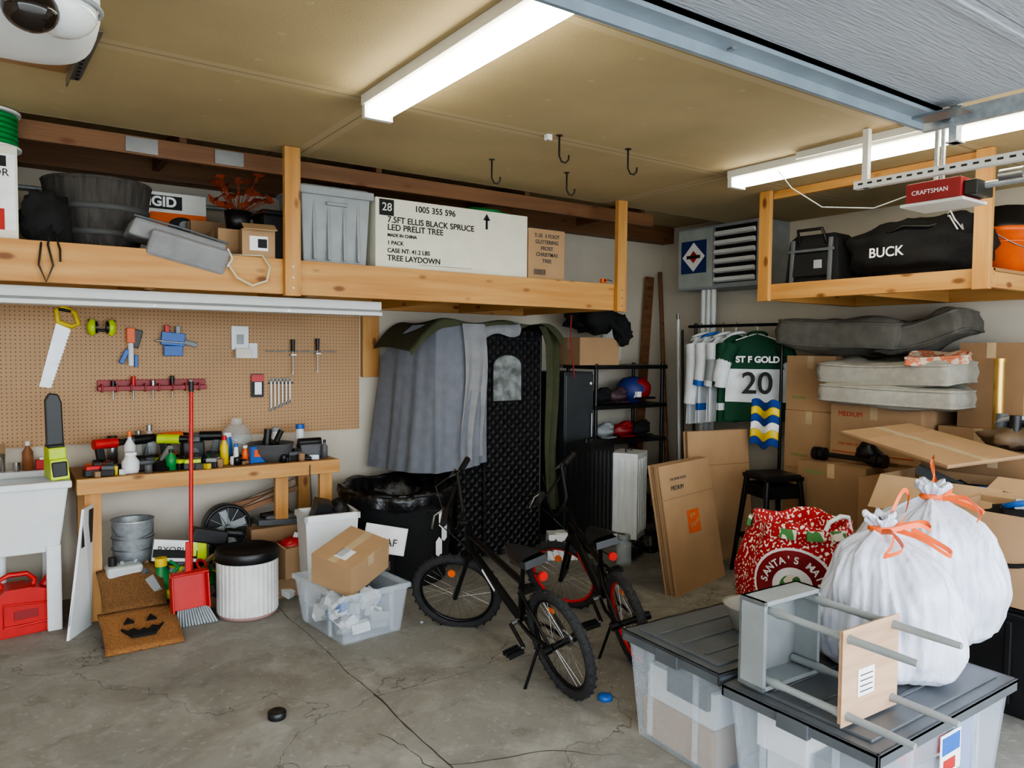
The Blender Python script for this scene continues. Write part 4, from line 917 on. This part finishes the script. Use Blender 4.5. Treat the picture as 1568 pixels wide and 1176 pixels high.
# ------------------------------------------------------------ shelf contents
Z=2.157
o=carton('appliance_box',-.35,.125,4.36,4.75,Z,2.60,WBOX)
b=B(); b.bx(-.05,.115,4.357,4.359,2.2,2.56,WTXT); b.bx(.03,.08,4.354,4.357,2.50,2.55,BLKT); b.bx(.0,.07,4.354,4.357,2.2,2.3,RTXT); q=b.done('box_label'); par(q,o)
text(o,'OR',.05,(.02,4.354,2.47),FY,BLKT)
b=B(); b.cyl((0,-.0,.02),(0,0,.17),.11,GRN,seg=28)
for z in (0,.17): b.cyl((0,0,z),(0,0,z+.012),.15,WHP,seg=32)
for i in range(6): b.torus((0,0,.03+i*.025),.125,.013,GRN,axis=(0,0,1),seg=28)
b.done('hose_reel',loc=(.0,4.50,2.602))
b=B(); b.ell((0,0,.11),(.11,.09,.14),BLKF,nz=.35,seg=24,rings=16)
b.tube([(-.02,-.08,.05),(-.03,-.12,-.04),(-.04,-.13,-.12),(-.01,-.13,-.20),(.02,-.13,-.12),(.0,-.12,-.02),(.02,-.08,.08)],.005,BLK); b.tube([(.03,-.08,.05),(.05,-.125,-.04),(.05,-.13,-.1)],.005,BLK)
b.done('drawstring_bag',loc=(.24,4.41,Z))
b=B(); b.lathe([(0,0),(.19,0),(.24,.16),(.265,.36),(.27,.37),(.245,.37),(.24,.34),(.2,.1),(0,.08)],BARREL,seg=30,smooth=False)
for r,z in ((.222,.09),(.248,.22)): b.lathe([(r,z-.015),(r+.006,z-.015),(r+.010,z+.015),(r+.002,z+.015)],GRYT,seg=30)
b.torus((0,0,.365),.258,.012,BARREL,axis=(0,0,1),seg=30)
for i in range(30):
    a=i*math.pi/15; b.cyl((.192*math.cos(a),.192*math.sin(a),.0),(.264*math.cos(a),.264*math.sin(a),.36),.003,BLKT,seg=4)
b.done('barrel_planter',loc=(.50,4.70,Z))
o=carton('product_box',.72,1.12,4.96,5.2,Z,Z+.42,M('white_print_carton',(.84,.84,.82)))
b=B(); b.bx(.80,1.12,4.955,4.959,Z+.02,Z+.30,OTXT); b.bx(.72,.98,4.953,4.958,Z+.32,Z+.40,BLKT); b.ell((.98,4.953,Z+.22),(.08,.004,.06),BLKT); b.ell((1.0,4.95,Z+.23),(.04,.004,.03),GRYP); q=b.done('product_art'); par(q,o)
text(o,'RIGID',.08,(.74,4.95,Z+.36),FY,WTXT,bold=.003)
b=B()
b.box((0,.05,.06),(.50,.26,.10),GCL2,tp=.93); b.box((.05,-.09,.0),(.40,.05,.14),GCL2,rot=(20,0,0)); b.tube([(-.24,-.08,.11),(0,-.09,.115),(.24,-.08,.11)],.006,DGRY); b.tube([(.24,-.08,.08),(.27,-.11,.03),(.25,-.12,-.02)],.006,WHP)
b.done('grey_storage_bag',loc=(.83,4.38,Z+.005),rot=(0,D(13),D(0)),bevel=.02)
b=B(); b.tube([(1.06,4.30,2.14),(1.12,4.26,2.03),(1.20,4.255,1.99),(1.28,4.255,2.02),(1.30,4.26,2.1),(1.27,4.30,2.165),(1.18,4.36,2.165),(1.1,4.4,2.165)],.007,M('beige_cable',(.80,.75,.64))); b.done('cable_loop')
carton('cardboard_box',1.08,1.36,4.50,4.78,Z,Z+.17,CARD); carton('cardboard_box',1.0,1.34,4.82,4.95,Z,Z+.25,CARD2)
b=B(); b.box((0,0,.08),(.18,.13,.16),CARD); b.box((0,-.067,.08),(.10,.003,.08),WTXT); b.box((.02,-.069,.08),(.05,.003,.05),BLKT); b.box((0,-.09,.17),(.18,.1,.004),CARDI,rot=(25,0,0)); b.done('small_parts_box',loc=(1.27,4.41,Z),rz=-6)
b=B(); b.box((0,0,.16),(.2,.26,.32),BLK,tp=.92); b.box((0,0,.33),(.22,.28,.03),BLK); b.done('black_storage_bin',loc=(1.50,4.85,Z),bevel=.01)
b=B(); b.lathe([(0,0),(.06,0),(.08,.12),(.07,.12),(0,.1)],BLK)
random.seed(5)
for i in range(40):
    a=random.uniform(0,6.28); r=random.uniform(.05,.2); h=random.uniform(.14,.34); c=Vector((r*math.cos(a),r*math.sin(a)*.7,h)); b.cyl((0,0,.1),c,.002,LEAF,seg=4)
    u=Vector((random.uniform(-1,1),random.uniform(-1,1),random.uniform(-.5,.5))).normalized()*.04; w=u.orthogonal().normalized()*.024; b.add([c-u,c+w,c+u,c-w],[(0,1,2,3)],LEAF)
b.done('artificial_autumn_plant',loc=(1.22,4.62,Z+.172))
b=B(); b.box((0,0,.22),(.40,.38,.44),GRYP,tp=1.1); b.box((0,0,.445),(.47,.45,.022),GRYP); b.box((0,0,.46),(.42,.40,.015),GRYP); b.box((0,-.225,.43),(.47,.02,.05),GRYP)
for x in (-.14,-.05,.05,.14): b.box((x,-.205,.22),(.02,.02,.40),GRYP,rot=(-3,0,0))
b.box((0,-.215,.36),(.14,.03,.02),GRYP); b.done('grey_storage_tote',loc=(1.745,4.60,Z),bevel=.008)
o=carton('christmas_tree_box',1.99,3.16,4.37,4.80,Z,2.595,WBOX,seam='x',tape=False)
y=4.3665
text(o,'28',.07,(2.065,y-.004,2.535),FY,WTXT,'CENTER')
q=B().bx(2.015,2.115,4.367,4.3695,2.485,2.585,BLKT).done('number_square'); par(q,o)
text(o,'1005 355 596',.055,(2.26,y,2.545),FY,BLKT,bold=.0008)
for i,(s,sz) in enumerate((('7.5FT ELLIS BLACK SPRUCE',.054),('LED PRELIT TREE',.054),('MADE IN CHINA',.028),('1 PACK',.034),('CASE NT: 41.2 LBS',.038),('TREE LAYDOWN',.05))):
    text(o,s,sz,(2.07,y,2.46-i*.048),FY,BLKT,bold=.0008)
q=B(); q.bx(2.805,2.822,4.3665,4.3695,2.47,2.54,BLKT); q.prism([(2.785,4.3665,2.53),(2.842,4.3665,2.53),(2.8135,4.3665,2.575)],(0,.003,0),BLKT); q.bx(2.3,2.7,4.3665,4.3695,2.19,2.192,GRYT); q=q.done('up_arrow'); par(q,o)
o=carton('christmas_tree_box',3.17,3.50,4.37,4.75,Z,2.52,CARD,seam='x',tape=False)
for i,s in enumerate(('T-35  5 FOOT','GLITTERING','FROST','CHRISTMAS','TREE')): text(o,s,.038,(3.335,y,2.47-i*.045),FY,GRYT,'CENTER',bold=.0006)
q=B()
for i in range(12): q.bx(3.22+i*.009,3.224+i*.009,4.3665,4.3695,2.19,2.23,GRYT)
q=q.done('barcode'); par(q,o)
b=B(); b.ell((0,0,.02),(.25,.12,.03),GRN,nz=.4); b.torus((0,0,.03),.12,.012,GRN,axis=(0,0,1)); b.done('green_wreath_bag',loc=(2.95,4.62,2.60))
b=B(); b.box((0,0,.02),(.05,.03,.03),ORG); b.cyl((0,-.018,.02),(0,-.02,.02),.01,BLK); b.tube([(.02,0,.02),(.05,0,.03),(.09,0,.02)],.003,BLK); b.done('tape_measure',loc=(3.84,4.32,Z),bevel=.005)
Z2=2.134
b=B(); b.box((0,0,.15),(.28,.40,.30),BLKF,tp=.88); b.box((0,0,.315),(.25,.35,.04),BLKF,tp=.8); b.tube([(-.12,-.10,.26),(-.17,-.09,.36),(-.17,.09,.36),(-.12,.10,.26)],.012,BLK); b.box((-.143,0,.12),(.03,.26,.16),BLKF,rot=(0,6,0)); b.box((-.15,0,.22),(.012,.34,.02),DGRY); b.box((-.165,-.06,.12),(.01,.06,.06),GRYP)
for k in (-.14,.14): b.box((-.148,k,.15),(.02,.03,.30),DGRY,rot=(0,3,0))
b.done('black_tool_bag',loc=(4.84,3.14,Z2),rz=4,bevel=.02)
b=B(); b.ell((0,0,.17),(.22,.42,.19),BLKF,nz=.25,nf=5,seg=40,rings=24,pw=.8); b.ell((.0,.2,.13),(.17,.22,.13),BLKF,nz=.3); b.tube([(-.1,.25,.3),(-.2,.15,.25),(-.21,.0,.3),(-.2,-.15,.28),(-.1,-.25,.32)],.012,BLK)
b.tube([(-.1,-.2,.34),(-.17,-.26,.36),(-.2,-.3,.3),(-.18,-.34,.24),(-.12,-.3,.3)],.005,WTXT); b.tube([(-.08,-.18,.34),(-.18,-.26,.33),(-.205,-.32,.24)],.005,WTXT)
o=b.done('hockey_duffel_bag',loc=(4.92,2.50,Z2+.01)); text(o,'BUCK',.085,(4.636,2.68,2.28),FX,WTXT,bold=.001)
b=B(); b.box((0,0,.17),(.3,.34,.34),BLKF,tp=.85); b.tube([(-.1,-.1,.34),(-.1,-.1,.41),(-.1,.1,.41),(-.1,.1,.34)],.014,BLK); b.box((-.15,0,.28),(.02,.2,.04),GRYP); b.done('black_gear_bag',loc=(5.34,2.48,Z2),bevel=.02)
b=B(); b.box((0,0,.16),(.3,.34,.32),BLKF,tp=.85); b.ell((0,0,.34),(.13,.16,.08),BLKF,nz=.4); b.done('black_gear_bag',loc=(5.34,2.95,Z2),bevel=.02)
b=B(); b.lathe([(0,0),(.125,0),(.145,.26),(.155,.26),(.155,.29),(.14,.29),(.12,.02),(0,.02)],ORG); b.torus((0,0,.20),.145,.006,ORG,axis=(0,0,1)); b.tube([(-.15,0,.25),(-.12,-.10,.18),(0,-.16,.14),(.12,-.10,.18),(.15,0,.25)],.004,STL); b.lathe([(.155,.29),(.155,.32),(.12,.34),(.11,.42),(0,.44)],BLK); b.torus((0,0,.42),.07,.012,BLK,axis=(0,1,0),seg=16,a0=0,a1=180); b.done('orange_bucket',loc=(5.20,2.12,Z2))
# ------------------------------------------------------------ pegboard tools
yp=YW-.03
SAW=M('saw_blade',(.86,.88,.89),rough=.35,metal=.2)
b=B(); b.prism([(.35,yp,1.80),(.43,yp,1.77),(.31,yp,1.38),(.25,yp,1.39)],(0,.003,0),SAW)
for i in range(18): t=i/18; b.prism([(.43-.12*t,yp,1.77-.39*t),(.43-.12*t-.007,yp,1.77-.39*t-.02),(.43-.12*t+.004,yp,1.77-.39*t-.012)],(0,.003,0),SAW)
b.tube([(.36,yp,1.80),(.35,yp,1.87),(.39,yp,1.90),(.45,yp,1.86),(.47,yp,1.79),(.43,yp,1.77)],.017,YEL,closed=True); b.tube([(.36,yp-.01,1.88),(.43,yp-.01,1.87)],.010,BLK); b.done('hand_saw')
b=B(); b.torus((.60,yp-.03,1.82),.07,.009,BLK,axis=(0,1,0),seg=20,a0=0,a1=180)
for s in (-1,1): b.ell((.60+s*.055,yp-.03,1.77),(.03,.035,.055),LIME); b.cyl((.60+s*.025,yp-.03,1.77),(.60+s*.04,yp-.03,1.77),.04,BLK)
b.done('ear_muffs')
b=B(); b.box((.77,yp-.02,1.72),(.05,.03,.10),ORG); b.cyl((.77,yp-.02,1.67),(.77,yp-.02,1.52),.018,WHP); b.box((.80,yp-.02,1.70),(.06,.025,.12),BLK,rot=(0,15,0)); b.box((.73,yp-.02,1.58),(.03,.02,.10),BLU,rot=(0,25,0)); b.box((.80,yp-.02,1.55),(.02,.02,.08),BLU); b.done('caulking_gun',bevel=.004)
b=B(); b.box((1.03,yp-.02,1.70),(.15,.03,.09),BLU,rot=(0,5,0)); b.box((1.03,yp-.02,1.62),(.12,.03,.07),BLU); b.box((.99,yp-.03,1.77),(.03,.03,.05),REDP); b.box((1.06,yp-.03,1.765),(.03,.03,.05),GRYP); b.cyl((.92,yp-.03,1.69),(1.14,yp-.03,1.67),.008,STL); b.cyl((1.1,yp-.03,1.68),(1.18,yp-.03,1.66),.018,GRYP); b.done('blue_bar_clamp',bevel=.004)
b=B(); b.bx(1.42,1.54,yp-.01,YW-.022,1.63,1.80,WHP); b.bx(1.455,1.505,yp-.016,yp-.01,1.67,1.74,GRYP); b.bx(1.44,1.55,yp-.05,yp-.01,1.57,1.64,M('outlet_cream',(.88,.86,.80))); b.bx(1.54,1.60,yp-.02,YW-.022,1.57,1.68,WHP); b.done('electrical_outlet',bevel=.003)
b=B(); b.bx(.57,1.24,yp-.05,YW-.022,1.355,1.385,DRED); b.bx(.57,1.24,yp-.005,YW-.022,1.355,1.425,DRED)
for i in range(8): b.bx(.59+i*.085,.60+i*.085,yp-.06,yp,1.345,1.40,DRED)
for i,m in enumerate((BLK,REDP,STL,BLK,GRYP)): x=.66+i*.12; b.cyl((x,yp-.03,1.30),(x,yp-.03,1.36),.005,STL); b.cyl((x,yp-.03,1.385),(x,yp-.03,1.45 if i%2 else 1.42),.014,m)
b.done('magnetic_tool_rack',bevel=.003)
for x,z in ((1.86,1.71),(2.05,1.72)):
    b=B(); b.cyl((x,yp-.02,z),(x,yp-.02,z-.09),.016,BLK,r1=.013); b.cyl((x,yp-.02,z-.09),(x,yp-.02,z-.25),.004,STL); b.box((x,yp-.02,z-.25),(.009,.002,.02),STL); b.bx(x-.02,x+.02,yp-.04,YW-.022,z-.12,z-.11,STL); b.done('screwdriver')
b=B(); b.box((1.60,yp-.01,1.37),(.09,.004,.17),M('blister_card',(.15,.12,.12))); b.box((1.60,yp-.015,1.425),(.09,.01,.05),REDP); b.box((1.60,yp-.02,1.35),(.05,.02,.09),STL); b.done('packaged_tool')
b=B()
for i in range(6):
    x=1.70+i*.028; L=.20-.012*i; b.bx(x-.005,x+.005,yp-.01,yp-.005,1.40-L,1.40,STL); b.torus((x,yp-.008,1.41),.011,.004,STL,axis=(0,1,0),seg=12); b.torus((x,yp-.008,1.40-L-.01),.011,.004,STL,axis=(0,1,0),seg=10,a0=-60,a1=240)
b.bx(1.68,1.87,yp-.004,YW-.022,1.38,1.39,BLK); b.done('combination_wrench_set')
b=B()
for i in range(6): b.cyl((1.72+i*.09,YW-.022,1.62),(1.72+i*.09,YW-.06,1.625),.004,STL,seg=6)
b.cyl((1.66,YW-.05,1.62),(2.2,YW-.05,1.62),.004,STL,seg=6); b.done('peg_hook_rail')
# ------------------------------------------------------------ bench items
ZB=.868
b=B(); b.box((0,0,.06),(.10,.22,.12),LIME,tp=.9); b.box((0,0,.15),(.09,.16,.07),LIME); b.box((0,-.06,.06),(.08,.10,.09),BLK); b.box((0,0,.19),(.085,.12,.02),BLK); b.prism([(-.045,-.03,.19),(.045,-.03,.19),(.05,-.03,.44),(.035,-.03,.49),(-.01,-.03,.50),(-.035,-.03,.46)],(0,.04,0),BLK); b.torus((0,.05,.15),.07,.014,BLK,axis=(1,0,0),seg=16,a0=-60,a1=120)
b.done('cordless_chainsaw',loc=(.31,5.12,.875),rot=(0,D(-3),D(6)),bevel=.008)
def tool_drill(loc,rz,m,m2):
    b=B(); b.cyl((-.09,0,.17),(.05,0,.17),.032,m); b.cyl((.05,0,.17),(.10,0,.17),.026,m2,r1=.018); b.cyl((.10,0,.17),(.15,0,.17),.004,STL)
    b.box((-.05,0,.10),(.045,.035,.13),m2,rot=(0,-10,0)); b.box((-.04,0,.025),(.11,.075,.05),m2); b.box((-.04,0,.055),(.1,.07,.015),m); return b.done('cordless_drill',loc=loc,rz=rz,bevel=.005)
tool_drill((.60,5.30,ZB),20,REDP,BLK); tool_drill((.98,5.34,ZB),-30,LIME,BLK); tool_drill((.80,5.42,ZB),200,BLK,DGRY); tool_drill((1.22,5.42,ZB),160,BLK,DGRY); tool_drill((1.02,5.50,ZB),20,ORG,BLK)
def battery(loc,rz,m=LIME):
    b=B(); b.box((0,0,.02),(.11,.07,.04),BLK); b.box((0,0,.05),(.10,.065,.025),m); b.box((.02,0,.07),(.05,.045,.02),BLK); return b.done('tool_battery',loc=loc,rz=rz,bevel=.005)
battery((.50,5.12,ZB),10,REDP); battery((.58,5.10,ZB),70,DGRY); battery((1.0,5.14,ZB),30); battery((1.10,5.22,ZB),80,DGRY); battery((1.72,5.12,ZB),10,DGRY); battery((1.18,5.10,ZB),60,GRYP); battery((.87,5.30,ZB),100); battery((.52,5.22,ZB),40,ORG); battery((.80,5.20,ZB),0,DGRY); battery((1.05,5.10,ZB),0,LIME)
b=B(); b.lathe([(0,0),(.045,0),(.05,.02),(.05,.07),(.03,.10),(.03,.12)],WHP); b.box((0,0,.12),(.06,.06,.015),WHP); b.done('glue_bottle',loc=(.70,5.13,ZB))
bottle('spray_bottle',.72,5.30,ZB,.035,.24,WHP,ORG,.3); bottle('glass_bottle',.86,5.46,ZB,.045,.26,GLS,STL,.35); bottle('glass_bottle',.80,5.50,ZB,.04,.22,GLS,STL,.35)
bottle('blue_spray_can',1.86,5.40,ZB,.034,.22,WHP,BLU,.8); bottle('green_bottle',.93,5.12,ZB,.032,.13,GRN,BLK,.4); bottle('dropper_bottle',1.94,5.12,ZB,.022,.13,NEUT,BLK,.4)
bottle('lubricant_can',1.27,5.18,ZB,.028,.19,YEL,REDP,.5); bottle('paint_marker',1.33,5.12,ZB,.016,.14,WHP,BLU,.8); bottle('amber_bottle',1.40,5.16,ZB,.022,.12,ORG,WHP,.6)
bottle('spray_paint_can',1.32,5.30,ZB,.032,.20,BLU,WHP,.8); bottle('spray_paint_can',1.70,5.46,ZB,.032,.20,WHP,GRYP,.8); bottle('spray_paint_can',.64,5.46,ZB,.032,.20,STL,BLK,.8)
b=B(); b.lathe([(0,0),(.08,0),(.14,.07),(.15,.12),(.155,.125),(.14,.12),(.13,.07),(.07,.015),(0,.012)],NEUT); b.box((0,0,.12),(.05,.12,.04),BLK,rot=(15,0,20)); b.cyl((.02,0,.1),(.08,.03,.2),.02,BLK); b.cyl((-.03,0,.1),(-.02,.0,.22),.025,BLK); b.done('mixing_bowl',loc=(1.58,5.18,ZB))
b=B(); b.ell((0,0,.12),(.11,.10,.13),GLS,seg=24,rings=14); b.cyl((0,0,.24),(0,0,.28),.04,GLS); b.torus((0,0,.12),.105,.003,WHP,axis=(.5,0,1)); b.done('clear_plastic_jug',loc=(1.42,5.45,ZB))
b=B(); b.box((0,0,.07),(.14,.10,.14),BLK); b.box((0,0,.15),(.09,.08,.05),DGRY); b.cyl((0,-.06,.07),(0,-.05,.07),.03,DGRY); b.done('battery_charger',loc=(1.12,5.42,ZB),bevel=.01)
b=B(); b.box((0,0,.05),(.16,.10,.10),NEUT); b.cyl((-.08,0,.11),(.08,0,.11),.03,BLK); b.torus((0,0,.12),.06,.008,BLK,axis=(0,1,0),seg=12,a0=0,a1=180); b.done('small_air_compressor',loc=(1.86,5.2,ZB),bevel=.01)
b=B(); b.box((0,0,.06),(.05,.14,.04),BLK,rot=(20,0,0)); b.cyl((0,-.07,.03),(0,.1,.12),.022,GRYP); b.cyl((.0,-.1,.02),(0,-.07,.03),.04,BLK); b.done('angle_grinder',loc=(.90,5.18,ZB),rz=-30)
b=B(); b.ell((0,0,.03),(.07,.05,.035),GRN); b.box((0,0,.065),(.05,.03,.01),BLK); b.box((.06,0,.02),(.05,.02,.01),STL); b.done('green_tape_measure',loc=(1.24,5.30,ZB))
b=B(); b.box((0,0,.05),(.10,.03,.11),BLU,rot=(8,0,0)); b.box((0,-.02,.06),(.06,.004,.05),ORG,rot=(8,0,0)); b.done('parts_packet',loc=(1.47,5.12,ZB+.01),rz=8)
b=B(); b.box((0,0,.04),(.20,.13,.08),WHP); b.box((0,0,.085),(.19,.12,.01),GRYP); b.box((0,-.066,.04),(.1,.003,.04),BLU); b.done('hardware_organizer_case',loc=(1.58,5.42,ZB),bevel=.005)
b=B()
random.seed(11)
for i in range(90):
    x=random.uniform(-.68,.75);yy=random.uniform(-.22,.2); m=random.choice([BLK,BLK,BLK,STL,NEUT,GRYP,ORG,BLU,WHP,YEL,CARD2]); a=random.uniform(0,6.28); l=random.uniform(.03,.09)
    if i%3==0: b.cyl((x,yy,.012),(x+l*math.cos(a),yy+l*math.sin(a),.012),.012,m,seg=10)
    elif i%3==1: b.box((x,yy,.016),(l,.03,.032),m,rot=(0,0,math.degrees(a)))
    else: b.lathe([(0,0),(.022,0),(.022,.05),(.015,.055),(0,.055)],m,c=(x,yy,0),seg=12)
b.done('bench_hardware_clutter',loc=(1.18,5.28,ZB))
b=B(); b.tube([(1.80,5.02,.87),(1.79,5.0,.80),(1.80,4.995,.6),(1.78,5.02,.42),(1.84,5.08,.3)],.004,BLK); b.done('power_cord')
bottle('soap_bottle',.18,5.52,.875,.03,.18,M('soap_amber',(.55,.35,.2)),WHP,.4); b=B(); b.box((0,0,.03),(.1,.05,.06),REDP); b.box((0,0,.065),(.06,.04,.02),WHP); b.done('soap_tray',loc=(.27,5.53,.875),bevel=.005)
bottle('dish_soap',-.08,5.53,.875,.03,.2,WHP,BLU,.4)
# ------------------------------------------------------------ world + camera
w=bpy.data.worlds.new('World'); S.world=w; w.use_nodes=True; nt=w.node_tree; bg=nt.nodes['Background']
bg.inputs[0].default_value=(.84,.92,1.0,1); bg.inputs[1].default_value=6.4
cam=bpy.data.cameras.new('Camera'); co=bpy.data.objects.new('Camera',cam); COL.objects.link(co); S.camera=co
cam.sensor_width=36; cam.lens=36*1150/1568; cam.clip_start=.05
R=Matrix.Rotation(D(-34.8),4,'Z')@Matrix.Rotation(D(90-2.64),4,'X')@Matrix.Rotation(D(.5),4,'Z')
co.matrix_world=Matrix.Translation((0,0,1.65))@R
try:
    S.view_settings.view_transform='AgX'; S.view_settings.look='AgX - Medium High Contrast'; S.view_settings.exposure=.3
except Exception as e: print(e)
